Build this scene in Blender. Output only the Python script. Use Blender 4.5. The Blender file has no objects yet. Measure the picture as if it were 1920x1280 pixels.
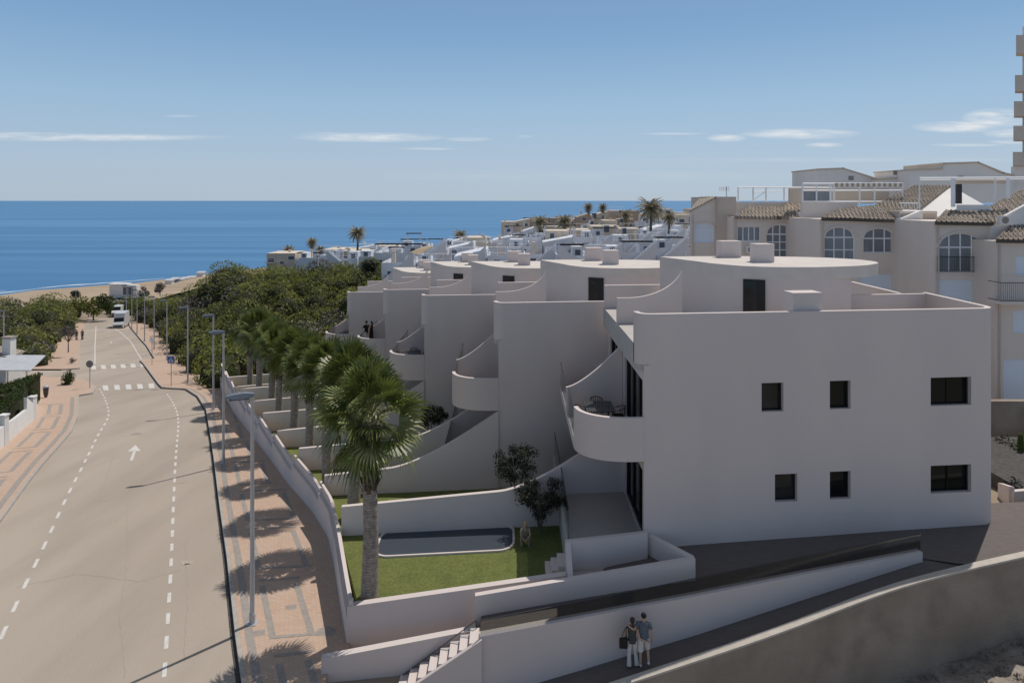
import bpy, math, random
import numpy as np
from mathutils import Vector
random.seed(7)
SC = bpy.context.scene
COL = SC.collection
F, CAMZ, HY = 1280.0, 15.0, 376.0       # photo focal length in pixels, eye height, horizon row
R = math.radians

# ------------------------------------------------------------------ measuring helpers
def P(px, py, Y):                        # a photo pixel at a known distance -> world point
    return ((px-960)/F*Y, Y, CAMZ-(py-HY)*Y/F)
def PZ(px, py, z):                       # a photo pixel at a known height -> world point
    Y = (CAMZ-z)*F/(py-HY)
    return ((px-960)/F*Y, Y, z)
GY = [-40, 0, 15, 24, 42, 58, 74, 98, 115, 130, 150, 180, 210, 235, 270, 900]
GZ = [3, 1.2, .6, .12, -1.1, -2.8, -4.6, -7.2, -8.6, -9.6, -11, -12.6, -14.2, -15.5, -17, -17]
def g(Y): return float(np.interp(Y, GY, GZ))
def G(px, py, dz=0):                     # pixel on the street surface
    lo, hi = 5.0, 400.0
    for _ in range(50):
        m = (lo+hi)/2
        if HY+F*(CAMZ-g(m)-dz)/m > py: lo = m
        else: hi = m
    return ((px-960)/F*lo, lo, g(lo)+dz)
def curve_xy(pts):                       # list of street pixels -> function X(Y)
    q = sorted([(G(*p)[1], G(*p)[0]) for p in pts])
    ys = [a for a, b in q]; xs = [b for a, b in q]
    return lambda y: float(np.interp(y, ys, xs))

# ------------------------------------------------------------------ materials
M = {}
def nd(nt, t, **k):
    n = nt.nodes.new(t)
    for a, b in k.items():
        setattr(n, a, b)
    return n
def mat(name, col, rough=.8, col2=None, scale=3, bump=0, bscale=None, spec=.3, metal=0, rot=0, stretch=(1,1,1),
        detail=6, contrast=(.35,.65), trans=0, dirt=0, dirtcol=None, dscale=.35):
    m = bpy.data.materials.new(name); m.use_nodes = True
    nt = m.node_tree; b = nt.nodes['Principled BSDF']
    b.inputs['Base Color'].default_value = (*col, 1); b.inputs['Roughness'].default_value = rough
    b.inputs['Specular IOR Level'].default_value = spec; b.inputs['Metallic'].default_value = metal
    tc = nd(nt, 'ShaderNodeTexCoord'); mp = nd(nt, 'ShaderNodeMapping')
    mp.inputs['Scale'].default_value = stretch; mp.inputs['Rotation'].default_value = (0, 0, rot)
    nt.links.new(tc.outputs['Object'], mp.inputs['Vector'])
    src = None
    if col2:
        n = nd(nt, 'ShaderNodeTexNoise'); n.inputs['Scale'].default_value = scale; n.inputs['Detail'].default_value = detail
        nt.links.new(mp.outputs[0], n.inputs['Vector'])
        r = nd(nt, 'ShaderNodeMapRange'); r.inputs['From Min'].default_value, r.inputs['From Max'].default_value = contrast
        nt.links.new(n.outputs['Fac'], r.inputs['Value'])
        mx = nd(nt, 'ShaderNodeMix', data_type='RGBA'); nt.links.new(r.outputs[0], mx.inputs['Factor'])
        mx.inputs[6].default_value = (*col, 1); mx.inputs[7].default_value = (*col2, 1)
        src = mx.outputs[2]
    if dirt:
        n = nd(nt, 'ShaderNodeTexNoise'); n.inputs['Scale'].default_value = dscale; n.inputs['Detail'].default_value = 8
        nt.links.new(mp.outputs[0], n.inputs['Vector'])
        r = nd(nt, 'ShaderNodeMapRange'); r.inputs['From Min'].default_value = .45; r.inputs['From Max'].default_value = .75
        r.inputs['To Max'].default_value = dirt
        nt.links.new(n.outputs['Fac'], r.inputs['Value'])
        mx = nd(nt, 'ShaderNodeMix', data_type='RGBA'); nt.links.new(r.outputs[0], mx.inputs['Factor'])
        if src: nt.links.new(src, mx.inputs[6])
        else: mx.inputs[6].default_value = (*col, 1)
        mx.inputs[7].default_value = (*(dirtcol or [c*.5 for c in col]), 1)
        src = mx.outputs[2]
    if src: nt.links.new(src, b.inputs['Base Color'])
    if bump:
        n = nd(nt, 'ShaderNodeTexNoise'); n.inputs['Scale'].default_value = bscale or scale*4; n.inputs['Detail'].default_value = 5
        nt.links.new(mp.outputs[0], n.inputs['Vector'])
        bp = nd(nt, 'ShaderNodeBump'); bp.inputs['Strength'].default_value = bump; bp.inputs['Distance'].default_value = .05
        nt.links.new(n.outputs['Fac'], bp.inputs['Height']); nt.links.new(bp.outputs[0], b.inputs['Normal'])
    if trans:                                        # leaves let some light through
        t = nd(nt, 'ShaderNodeBsdfTranslucent'); ms = nd(nt, 'ShaderNodeMixShader'); ms.inputs[0].default_value = trans
        if src: nt.links.new(src, t.inputs['Color'])
        else: t.inputs['Color'].default_value = (*col, 1)
        nt.links.new(b.outputs[0], ms.inputs[1]); nt.links.new(t.outputs[0], ms.inputs[2])
        nt.links.new(ms.outputs[0], nt.nodes['Material Output'].inputs['Surface'])
    M[name] = m
    return m
mat('render_white', (.63,.556,.528), .85, (.665,.585,.55), scale=.5, bump=.12, bscale=60, dirt=.12, dirtcol=(.56,.52,.50), dscale=.8, stretch=(1,1,.4))
mat('roof_white', (.60,.545,.505), .9, (.65,.595,.55), scale=1.5, bump=.2, bscale=80, dirt=.15, dirtcol=(.5,.47,.44))
mat('terrace_floor', (.44,.41,.385), .8, (.48,.45,.42), scale=2, bump=.1)
mat('terrace_stone', (.42,.40,.37), .7, (.48,.45,.42), scale=8, bump=.1)
mat('black_frame', (.012,.013,.014), .4)
mat('dark_glass', (.006,.009,.009), .05, spec=.22)
mat('room_glass', (.026,.03,.033), .05, (.008,.010,.011), scale=.9, spec=.3)
mat('curtain', (.13,.125,.115), .9)
mat('road', (.375,.318,.265), .92, (.43,.37,.308), scale=.12, bump=.3, bscale=30, dirt=.55, dirtcol=(.29,.245,.20), dscale=.45, stretch=(1,.22,1), rot=R(-27))
mat('stain', (.335,.28,.232), .9, (.37,.315,.262), scale=5)
mat('kerb', (.36,.33,.30), .9, (.43,.40,.36), scale=4, bump=.2)
mat('dark_grey_kerb_shade', (.06,.055,.052), .9, (.09,.085,.08), scale=5)  # dark grey for bin and yard, also paints the kerb's shadow
mat('paint', (.62,.60,.57), .8, (.50,.47,.43), scale=6, contrast=(.45,.75))
mat('paint_worn', (.43,.38,.33), .9, (.37,.315,.262), scale=5)
mat('grey_paver', (.29,.255,.23), .9, (.34,.305,.275), scale=6, bump=.3)
mat('lawn', (.15,.18,.05), .95, (.225,.245,.075), scale=9, bump=1.0, bscale=60, dirt=.5, dirtcol=(.085,.12,.03), dscale=1.4)
mat('scrub_leaf', (.115,.135,.028), .65, (.26,.275,.055), scale=.25, trans=.3, dirt=.55, dirtcol=(.15,.13,.09), dscale=.075)
mat('scrub_dry', (.13,.115,.105), .9, (.19,.17,.155), scale=.4)
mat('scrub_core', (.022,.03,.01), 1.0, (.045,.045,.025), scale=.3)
mat('olive_leaf', (.022,.027,.018), .7, (.05,.056,.036), scale=4, trans=.1)
mat('hedge_leaf', (.03,.05,.012), .7, (.07,.10,.02), scale=2, trans=.2)
mat('bark', (.10,.085,.07), .95, (.17,.15,.13), scale=5, bump=.6)
mat('palm_leaf', (.085,.118,.028), .42, (.21,.235,.06), scale=2.2, trans=.2, spec=.35)
mat('palm_leaf_pale', (.40,.38,.19), .45, (.24,.25,.08), scale=4, trans=.2, spec=.4)
mat('date_leaf', (.22,.19,.125), .6, (.34,.30,.20), scale=3, trans=.15)
mat('boots', (.05,.036,.026), .95, (.14,.105,.08), scale=9, bump=1, bscale=14)
mat('lamp_metal', (.50,.51,.53), .45, (.44,.45,.47), scale=2, spec=.5, metal=.3)
mat('lamp_case', (.24,.25,.27), .4, (.20,.21,.23), scale=3, spec=.5, metal=.3)
mat('lamp_head', (.07,.075,.08), .4, spec=.5, metal=.4)
mat('dark_paving', (.135,.115,.108), .9, (.165,.142,.132), scale=3, bump=.3, bscale=40, stretch=(1,7,1))
mat('concrete_tan', (.285,.23,.18), .95, (.35,.29,.235), scale=.7, bump=.5, bscale=18, dirt=.6, dirtcol=(.20,.165,.135), dscale=1.2)
mat('coping', (.55,.50,.44), .9, (.48,.43,.37), scale=3)
mat('dirt', (.26,.215,.175), 1, (.38,.33,.28), scale=1.3, bump=1.5, bscale=5, dirt=.6, dirtcol=(.14,.12,.09), dscale=2.5)
mat('earth', (.27,.215,.16), 1, (.35,.29,.22), scale=.06, bump=.5, bscale=.8, dirt=.4, dirtcol=(.10,.10,.05), dscale=.03)
mat('sand', (.35,.27,.19), 1, (.42,.33,.24), scale=.05, bump=.3, dirt=.5, dirtcol=(.26,.20,.14), dscale=.06, stretch=(1,3,1))
mat('foam', (.75,.78,.80), .6)
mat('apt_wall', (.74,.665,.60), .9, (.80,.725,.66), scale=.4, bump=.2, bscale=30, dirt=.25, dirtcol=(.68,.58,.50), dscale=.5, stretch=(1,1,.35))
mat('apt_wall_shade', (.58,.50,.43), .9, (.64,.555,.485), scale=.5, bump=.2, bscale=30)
mat('apt_white', (.80,.77,.74), .9, (.84,.81,.78), scale=.5, dirt=.2)
mat('frame_white', (.85,.87,.90), .5)
mat('shutter', (.72,.80,.90), .6, (.76,.84,.92), scale=1.5, stretch=(.2,.2,14))
mat('apt_glass', (.16,.18,.205), .1, (.26,.28,.30), scale=1.6, spec=.5, contrast=(.3,.7), stretch=(1,1,.25))
mat('iron', (.05,.05,.055), .6)
mat('town_white', (.66,.69,.75), .9, (.74,.75,.79), scale=.3, dirt=.4, dirtcol=(.48,.49,.53), dscale=.3)
mat('town_roof', (.50,.49,.49), .9, (.60,.57,.55), scale=.4, dirt=.4, dirtcol=(.26,.26,.28))
mat('town_cream', (.62,.53,.43), .9, (.70,.61,.51), scale=.3, dirt=.25)
mat('town_brown', (.36,.28,.21), .9, (.44,.35,.27), scale=.3)
mat('town_window', (.10,.12,.15), .3)
mat('white_plain', (.74,.74,.73), .8, (.68,.68,.67), scale=1)
mat('skin', (.48,.30,.22), .6); mat('hair', (.014,.012,.012), .6); mat('hair_brown', (.05,.036,.028), .6); mat('hair_blond', (.42,.31,.16), .6)
mat('cloth_black', (.012,.012,.013), .9); mat('cloth_teal', (.05,.055,.055), .9, (.08,.085,.08), scale=20)
mat('cloth_grey', (.10,.12,.15), .9, (.13,.15,.185), scale=15); mat('cloth_white', (.60,.58,.56), .9)
mat('cloth_light', (.56,.53,.51), .9, (.62,.59,.57), scale=10); mat('cloth_beige', (.36,.31,.23), .9, (.22,.19,.14), scale=14)
mat('shoe_white', (.6,.6,.6), .6); mat('leather', (.012,.012,.014), .4)
mat('sign_blue', (.05,.13,.36), .5); mat('sign_white', (.75,.75,.75), .5); mat('sign_grey', (.18,.18,.19), .5, metal=.5)
mat('tyre', (.02,.02,.02), .9); mat('car_glass', (.02,.025,.03), .1); mat('awning', (.45,.47,.50), .7, (.52,.54,.57), scale=1)
mat('stripe_tan', (.42,.33,.22), .8); mat('pool_floor', (.10,.16,.22), .5)
for i, c in enumerate([(.55,.56,.58), (.12,.13,.15), (.70,.70,.70), (.10,.16,.28), (.32,.06,.05)]):
    mat('car_paint_%d' % i, c, .3, spec=.5)

def brick_mat(name, c1, c2, mortar, rot, scale=1.0, bw=.22, rh=.11, dirtcol=None, msize=.008):
    m = bpy.data.materials.new(name); m.use_nodes = True; nt = m.node_tree; b = nt.nodes['Principled BSDF']
    tc = nd(nt, 'ShaderNodeTexCoord'); mp = nd(nt, 'ShaderNodeMapping'); mp.inputs['Rotation'].default_value = (0,0,rot)
    nt.links.new(tc.outputs['Object'], mp.inputs['Vector'])
    br = nd(nt, 'ShaderNodeTexBrick'); nt.links.new(mp.outputs[0], br.inputs['Vector'])
    br.inputs['Color1'].default_value = (*c1,1); br.inputs['Color2'].default_value = (*c2,1); br.inputs['Mortar'].default_value = (*mortar,1)
    br.inputs['Scale'].default_value = scale; br.inputs['Brick Width'].default_value = bw; br.inputs['Row Height'].default_value = rh
    br.inputs['Mortar Size'].default_value = msize
    n = nd(nt, 'ShaderNodeTexNoise'); n.inputs['Scale'].default_value = .5; n.inputs['Detail'].default_value = 8
    nt.links.new(mp.outputs[0], n.inputs['Vector'])
    r = nd(nt, 'ShaderNodeMapRange'); r.inputs['From Min'].default_value = .4; r.inputs['From Max'].default_value = .7; r.inputs['To Max'].default_value = .4
    nt.links.new(n.outputs['Fac'], r.inputs['Value'])
    mx = nd(nt, 'ShaderNodeMix', data_type='RGBA'); nt.links.new(r.outputs[0], mx.inputs['Factor'])
    nt.links.new(br.outputs['Color'], mx.inputs[6]); mx.inputs[7].default_value = (*(dirtcol or mortar), 1)
    nt.links.new(mx.outputs[2], b.inputs['Base Color']); b.inputs['Roughness'].default_value = .9
    bp = nd(nt, 'ShaderNodeBump'); bp.inputs['Strength'].default_value = .3; bp.inputs['Distance'].default_value = .01; bp.invert = True
    nt.links.new(br.outputs['Fac'], bp.inputs['Height']); nt.links.new(bp.outputs[0], b.inputs['Normal'])
    M[name] = m
brick_mat('pavers', (.53,.375,.28), (.47,.325,.24), (.36,.27,.205), R(27), dirtcol=(.49,.39,.31))
brick_mat('tiles', (.34,.28,.225), (.50,.425,.345), (.09,.075,.065), 0, bw=.30, rh=.42, dirtcol=(.30,.25,.205), msize=.035)

def palm_bark():
    m = bpy.data.materials.new('palm_trunk'); m.use_nodes = True; nt = m.node_tree; b = nt.nodes['Principled BSDF']
    tc = nd(nt, 'ShaderNodeTexCoord'); w = nd(nt, 'ShaderNodeTexWave', bands_direction='Z'); w.inputs['Scale'].default_value = 3.2
    w.inputs['Distortion'].default_value = 2.5; w.inputs['Detail'].default_value = 3; w.inputs['Detail Scale'].default_value = 2
    nt.links.new(tc.outputs['Object'], w.inputs['Vector'])
    n = nd(nt, 'ShaderNodeTexNoise'); n.inputs['Scale'].default_value = 7; n.inputs['Detail'].default_value = 8
    nt.links.new(tc.outputs['Object'], n.inputs['Vector'])
    mx = nd(nt, 'ShaderNodeMix', data_type='RGBA'); mx.inputs[6].default_value = (.15,.125,.105,1); mx.inputs[7].default_value = (.37,.325,.285,1)
    a = nd(nt, 'ShaderNodeMath', operation='MULTIPLY_ADD'); a.inputs[1].default_value = .3
    nt.links.new(w.outputs['Fac'], a.inputs[0]); 
    r = nd(nt, 'ShaderNodeMapRange'); r.inputs['From Min'].default_value = .3; r.inputs['From Max'].default_value = .75; r.inputs['To Max'].default_value = .8
    nt.links.new(n.outputs['Fac'], r.inputs['Value']); nt.links.new(r.outputs[0], a.inputs[2])
    nt.links.new(a.outputs[0], mx.inputs['Factor']); nt.links.new(mx.outputs[2], b.inputs['Base Color'])
    b.inputs['Roughness'].default_value = .95
    bp = nd(nt, 'ShaderNodeBump'); bp.inputs['Strength'].default_value = .7; bp.inputs['Distance'].default_value = .03
    nt.links.new(a.outputs[0], bp.inputs['Height']); nt.links.new(bp.outputs[0], b.inputs['Normal'])
    M['palm_trunk'] = m
palm_bark()

def clear_glass(name, tint, alpha):
    m = bpy.data.materials.new(name); m.use_nodes = True; nt = m.node_tree; nt.nodes.remove(nt.nodes['Principled BSDF'])
    t = nd(nt, 'ShaderNodeBsdfTransparent'); t.inputs['Color'].default_value = (*tint, 1)
    gl = nd(nt, 'ShaderNodeBsdfGlossy'); gl.inputs['Roughness'].default_value = .05
    fr = nd(nt, 'ShaderNodeFresnel'); fr.inputs['IOR'].default_value = 1.45
    ml = nd(nt, 'ShaderNodeMath', operation='MULTIPLY_ADD'); ml.inputs[1].default_value = alpha; ml.inputs[2].default_value = 0
    nt.links.new(fr.outputs[0], ml.inputs[0])
    ms = nd(nt, 'ShaderNodeMixShader'); nt.links.new(ml.outputs[0], ms.inputs[0])
    nt.links.new(t.outputs[0], ms.inputs[1]); nt.links.new(gl.outputs[0], ms.inputs[2])
    nt.links.new(ms.outputs[0], nt.nodes['Material Output'].inputs['Surface'])
    M[name] = m
clear_glass('rail_glass', (.78,.82,.84), .8)
clear_glass('smoked_glass', (.66,.67,.66), .2)

def water(name, deep, light, rough, bscale, bstr, stretch, bands=None):
    m = bpy.data.materials.new(name); m.use_nodes = True; nt = m.node_tree; b = nt.nodes['Principled BSDF']
    tc = nd(nt, 'ShaderNodeTexCoord'); mp = nd(nt, 'ShaderNodeMapping'); mp.inputs['Scale'].default_value = stretch
    nt.links.new(tc.outputs['Object'], mp.inputs['Vector'])
    n = nd(nt, 'ShaderNodeTexNoise'); n.inputs['Scale'].default_value = bscale; n.inputs['Detail'].default_value = 6
    nt.links.new(mp.outputs[0], n.inputs['Vector'])
    bp = nd(nt, 'ShaderNodeBump'); bp.inputs['Strength'].default_value = bstr; bp.inputs['Distance'].default_value = .4
    nt.links.new(n.outputs['Fac'], bp.inputs['Height']); nt.links.new(bp.outputs[0], b.inputs['Normal'])
    b.inputs['Roughness'].default_value = rough; b.inputs['IOR'].default_value = 1.33
    mx = nd(nt, 'ShaderNodeMix', data_type='RGBA'); mx.inputs[6].default_value = (*deep,1); mx.inputs[7].default_value = (*light,1)
    if bands:
        mp2 = nd(nt, 'ShaderNodeMapping'); mp2.inputs['Scale'].default_value = bands
        nt.links.new(tc.outputs['Object'], mp2.inputs['Vector'])
        n2 = nd(nt, 'ShaderNodeTexNoise'); n2.inputs['Scale'].default_value = 1; n2.inputs['Detail'].default_value = 5
        nt.links.new(mp2.outputs[0], n2.inputs['Vector'])
        r = nd(nt, 'ShaderNodeMapRange'); r.inputs['From Min'].default_value = .42; r.inputs['From Max'].default_value = .62
        nt.links.new(n2.outputs['Fac'], r.inputs['Value']); nt.links.new(r.outputs[0], mx.inputs['Factor'])
    else: mx.inputs['Factor'].default_value = .3
    nt.links.new(mx.outputs[2], b.inputs['Base Color'])
    M[name] = m
water('sea', (.045,.165,.34), (.085,.245,.45), .42, .09, .5, (.35,1,1), (.0008,.019,1))
water('pool_water', (.04,.045,.055), (.10,.125,.16), .03, 6, .03, (1,1,1))

# ------------------------------------------------------------------ mesh building
WL = {}                                  # world location of every parent
class MB:
    def __init__(s): s.v = []; s.f = []
    def add(s, vs, fs):
        o = len(s.v); s.v += [tuple(map(float, v)) for v in vs]; s.f += [tuple(i+o for i in f) for f in fs]
    def box(s, x0, y0, z0, x1, y1, z1):
        s.hexa([(x0,y0),(x1,y0),(x1,y1),(x0,y1)], z0, z1)
    def hexa(s, poly, z0, z1): s.prism(poly, z0, z1)
    def prism(s, poly, z0, z1):          # z0, z1: numbers or one per vertex
        n = len(poly)
        a = z0 if hasattr(z0, '__len__') else [z0]*n; b = z1 if hasattr(z1, '__len__') else [z1]*n
        ar = sum(poly[i][0]*poly[(i+1) % n][1]-poly[(i+1) % n][0]*poly[i][1] for i in range(n))
        if ar < 0: poly = poly[::-1]; a = list(a)[::-1]; b = list(b)[::-1]
        vs = [(p[0],p[1],a[i]) for i, p in enumerate(poly)]+[(p[0],p[1],b[i]) for i, p in enumerate(poly)]
        fs = [tuple(range(n))[::-1], tuple(range(n, 2*n))]+[(i,(i+1) % n,(i+1) % n+n,i+n) for i in range(n)]
        s.add(vs, fs)
    def obox(s, c, u, hw, hd, z0, z1):   # box turned so that its width runs along u
        ux, uy = u; vx, vy = -uy, ux
        s.prism([(c[0]+i*hw*ux+j*hd*vx, c[1]+i*hw*uy+j*hd*vy) for i, j in ((-1,-1),(1,-1),(1,1),(-1,1))], z0, z1)
    def wall(s, path, z0, z1, t, side=0): # a wall of thickness t along a plan path; z per vertex
        n = len(path)
        z0 = z0 if hasattr(z0, '__len__') else [z0]*n; z1 = z1 if hasattr(z1, '__len__') else [z1]*n
        L, Rr = [], []
        for i, p in enumerate(path):
            a = path[max(i-1,0)]; b = path[min(i+1,n-1)]
            d = Vector((b[0]-a[0], b[1]-a[1])); d.normalize(); nx, ny = -d.y, d.x
            k = 1.0
            if 0 < i < n-1:
                e = Vector((p[0]-a[0], p[1]-a[1])).normalized(); k = 1/max(.5, e.dot(d))
            lo, hi = {0: (-t/2, t/2), 1: (0, t), -1: (-t, 0)}[side]
            L.append((p[0]+nx*hi*k, p[1]+ny*hi*k)); Rr.append((p[0]+nx*lo*k, p[1]+ny*lo*k))
        vs = []
        for i in range(n): vs += [(*Rr[i], z0[i]), (*L[i], z0[i]), (*L[i], z1[i]), (*Rr[i], z1[i])]
        fs = [(0,1,2,3)[::-1]]
        for i in range(n-1):
            a, b = 4*i, 4*i+4
            fs += [(a+1,b+1,b+2,a+2)[::-1], (a,b,b+1,a+1)[::-1], (a+3,b+3,b,a)[::-1], (a+2,b+2,b+3,a+3)[::-1]]
        fs.append((4*n-4,4*n-3,4*n-2,4*n-1))
        s.add(vs, [f[::-1] for f in fs])
    def tube(s, pts, r, n=8, cap=True):
        pts = [Vector(p) for p in pts]; k = len(pts); r = r if hasattr(r, '__len__') else [r]*k
        vs = []; fs = []
        for i, p in enumerate(pts):
            d = (pts[min(i+1,k-1)]-pts[max(i-1,0)]).normalized()
            a = d.cross(Vector((0,1,0)) if abs(d.y) < .9 else Vector((1,0,0))).normalized(); b = d.cross(a)
            for j in range(n):
                t = 2*math.pi*j/n; q = p+(a*math.cos(t)+b*math.sin(t))*r[i]; vs.append(tuple(q))
        for i in range(k-1):
            for j in range(n): fs.append((i*n+j, i*n+(j+1) % n, (i+1)*n+(j+1) % n, (i+1)*n+j))
        if cap: fs += [tuple(range(n))[::-1], tuple(range((k-1)*n, k*n))]
        s.add(vs, fs)
    def bar(s, a, b, w): s.tube([a, b], w/2*1.2, 4)
    def disc(s, c, r, nrm, n=20, th=.02):
        c = Vector(c); nrm = Vector(nrm).normalized(); s.tube([c-nrm*th/2, c+nrm*th/2], r, n)
    def ell(s, c, r, n=12, m=8):
        vs = []; fs = []
        for i in range(m+1):
            ph = math.pi*i/m
            for j in range(n):
                th = 2*math.pi*j/n
                vs.append((c[0]+r[0]*math.sin(ph)*math.cos(th), c[1]+r[1]*math.sin(ph)*math.sin(th), c[2]-r[2]*math.cos(ph)))
        for i in range(m):
            for j in range(n): fs.append((i*n+j, i*n+(j+1) % n, (i+1)*n+(j+1) % n, (i+1)*n+j))
        s.add(vs, fs)
    def build(s, name, m, parent=None, label=None, cat=None, group=None, kind=None, origin=None, smooth=0):
        me = bpy.data.meshes.new(name)
        v = np.array(s.v, dtype=float).reshape(-1, 3)
        if parent is not None: o = np.array(WL[parent.name])
        elif origin is not None: o = np.array(origin, dtype=float)
        else:
            o = np.array([(v[:,0].min()+v[:,0].max())/2, (v[:,1].min()+v[:,1].max())/2, v[:,2].min()])
        v = v-o
        me.from_pydata(v.tolist(), [], s.f); me.update()
        if smooth:
            me.polygons.foreach_set('use_smooth', [True]*len(me.polygons)); me.set_sharp_from_angle(angle=R(smooth))
        ob = bpy.data.objects.new(name, me); COL.objects.link(ob)
        me.materials.append(M[m] if isinstance(m, str) else m)
        if parent is not None: ob.parent = parent; WL[ob.name] = WL[parent.name]
        else: ob.location = o; WL[ob.name] = tuple(o)
        tag(ob, label, cat, group, kind)
        return ob
def tag(o, label=None, cat=None, group=None, kind=None):
    if label: o['label'] = label
    if cat: o['category'] = cat
    if group: o['group'] = group
    if kind: o['kind'] = kind
    return o
def thing(name, label, cat, loc, group=None):
    o = bpy.data.objects.new(name, None); o.location = loc; o.empty_display_size = .2; COL.objects.link(o)
    WL[o.name] = tuple(loc); return tag(o, label, cat, group)
def copy_tree(o, loc=None, label=None, group=None, rz=None, scale=None, parent=None):
    c = o.copy(); COL.objects.link(c)
    if parent is not None: c.parent = parent
    if loc is not None: c.location = loc
    if rz is not None: c.rotation_euler = (0,0,rz)
    if scale is not None: c.scale = (scale,)*3
    if label: c['label'] = label
    if group: c['group'] = group
    for ch in [x for x in SC.objects if x.parent == o]: copy_tree(ch, parent=c)
    return c

# flat panel in a vertical plane with rectangular or arched openings
def panel(mb, o, u, W, z0, z1, holes, t=.28):
    """o=(x,y) start, u=(ux,uy) along; outside is on the right of u. holes: (a0,a1,b0,b1,rise)"""
    nx, ny = -u[1], u[0]                 # inward
    def pt(a, z, d=0): return (o[0]+u[0]*a+nx*d, o[1]+u[1]*a+ny*d, z)
    xs = sorted(set([0, W]+[h[0] for h in holes]+[h[1] for h in holes]))
    for i in range(len(xs)-1):
        a, b = xs[i], xs[i+1]; c = (a+b)/2
        hs = sorted([h for h in holes if h[0] < c < h[1]], key=lambda h: h[2])
        z = z0
        for h in hs:
            if h[2] > z: mb.add([pt(a,z),pt(b,z),pt(b,h[2]),pt(a,h[2])], [(0,1,2,3)])
            z = h[3]
        if z < z1: mb.add([pt(a,z),pt(b,z),pt(b,z1),pt(a,z1)], [(0,1,2,3)])
    for a0, a1, b0, b1, rise in holes:
        n = 12 if rise else 1
        top = [(a0+(a1-a0)*i/n, b1-rise+rise*math.sqrt(max(0,1-(2*i/n-1)**2)) if rise else b1) for i in range(n+1)]
        if rise:
            for i in range(n):
                (xa,za),(xb,zb) = top[i], top[i+1]
                mb.add([pt(xa,za),pt(xb,zb),pt(xb,b1),pt(xa,b1)], [(0,1,2,3)])
        loop = [(a0,b0),(a1,b0)]+top[::-1]
        for i in range(len(loop)):
            p, q = loop[i], loop[(i+1) % len(loop)]
            mb.add([pt(*p),pt(*q),pt(*q,t),pt(*p,t)], [(3,2,1,0)])
    mb.add([pt(0,z0,t+.02),pt(W,z0,t+.02),pt(W,z0),pt(0,z0)], [(0,1,2,3)])
def window(par, o, u, a0, a1, b0, b1, rise=0, d=.16, fm='black_frame', gm='dark_glass', nv=1, nh=0, fw=.05, kind='window', rail=None):
    nx, ny = -u[1], u[0]
    def pt(a, z, dd=0): return (o[0]+u[0]*a+nx*dd, o[1]+u[1]*a+ny*dd, z)
    n = 12 if rise else 1
    top = [(a0+(a1-a0)*i/n, b1-rise+rise*math.sqrt(max(0,1-(2*i/n-1)**2)) if rise else b1) for i in range(n+1)]
    loop = [(a0,b0),(a1,b0)]+top[::-1]
    f = MB()
    for i in range(len(loop)):
        p, q = loop[i], loop[(i+1) % len(loop)]
        if abs(p[0]-q[0])+abs(p[1]-q[1]) > .001: f.tube([pt(*p,d), pt(*q,d)], fw, 4)
    zt = b1-rise
    for i in range(1, nv+1):
        x = a0+(a1-a0)*i/(nv+1)
        zz = b1-rise+rise*math.sqrt(max(0,1-(2*i/(nv+1)-1)**2)) if rise else b1
        f.tube([pt(x,b0,d), pt(x,zz,d)], fw*.8, 4)
    if rise: f.tube([pt(a0,zt,d), pt(a1,zt,d)], fw, 4)
    for i in range(1, nh+1):
        z = b0+(zt-b0)*i/(nh+1); f.tube([pt(a0,z,d), pt(a1,z,d)], fw*.7, 4)
    fo = f.build(kind, fm, par)
    g_ = MB(); vs = [pt(*p, d+.03) for p in loop]; g_.add(vs, [tuple(range(len(vs)))])
    g_.build('pane', gm, fo)
    if rail:
        r = MB(); k = int((a1-a0+.3)/.11)
        for z in (b0+.05, rail): r.tube([pt(a0-.15,z,-.1), pt(a1+.15,z,-.1)], .02, 4)
        for i in range(k+1):
            x = a0-.15+(a1-a0+.3)*i/k; r.tube([pt(x,b0+.05,-.1), pt(x,rail,-.1)], .012, 4)
        r.build('railing', 'iron', fo)
    return fo

# leaves: many small faces through a volume
def leaves(mb, c, r, n, size, rng, shell=.55, flat=.35, ground=None):
    c = np.array(c); r = np.array(r)
    d = rng.normal(size=(n,3)); d /= np.linalg.norm(d, axis=1)[:,None]
    d[:,2] = np.where(d[:,2] < -flat, -d[:,2], d[:,2])
    rad = shell+(1-shell)*rng.random(n)**.6
    p = c+d*r*rad[:,None]
    a = rng.normal(size=(n,3)); a /= np.linalg.norm(a, axis=1)[:,None]
    nrm = d*.9+rng.normal(size=(n,3))*.6; nrm /= np.linalg.norm(nrm, axis=1)[:,None]
    a = np.cross(nrm, a); a /= np.linalg.norm(a, axis=1)[:,None]; b = np.cross(nrm, a)
    s = size*(.6+.8*rng.random(n))[:,None]
    q = np.stack([p-a*s*.9, p-b*s*.4, p+a*s*.9, p+b*s*.4], 1).reshape(-1,3)
    o = len(mb.v); mb.v += [tuple(x) for x in q.tolist()]
    mb.f += [(o+4*i, o+4*i+1, o+4*i+2, o+4*i+3) for i in range(n)]

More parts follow.
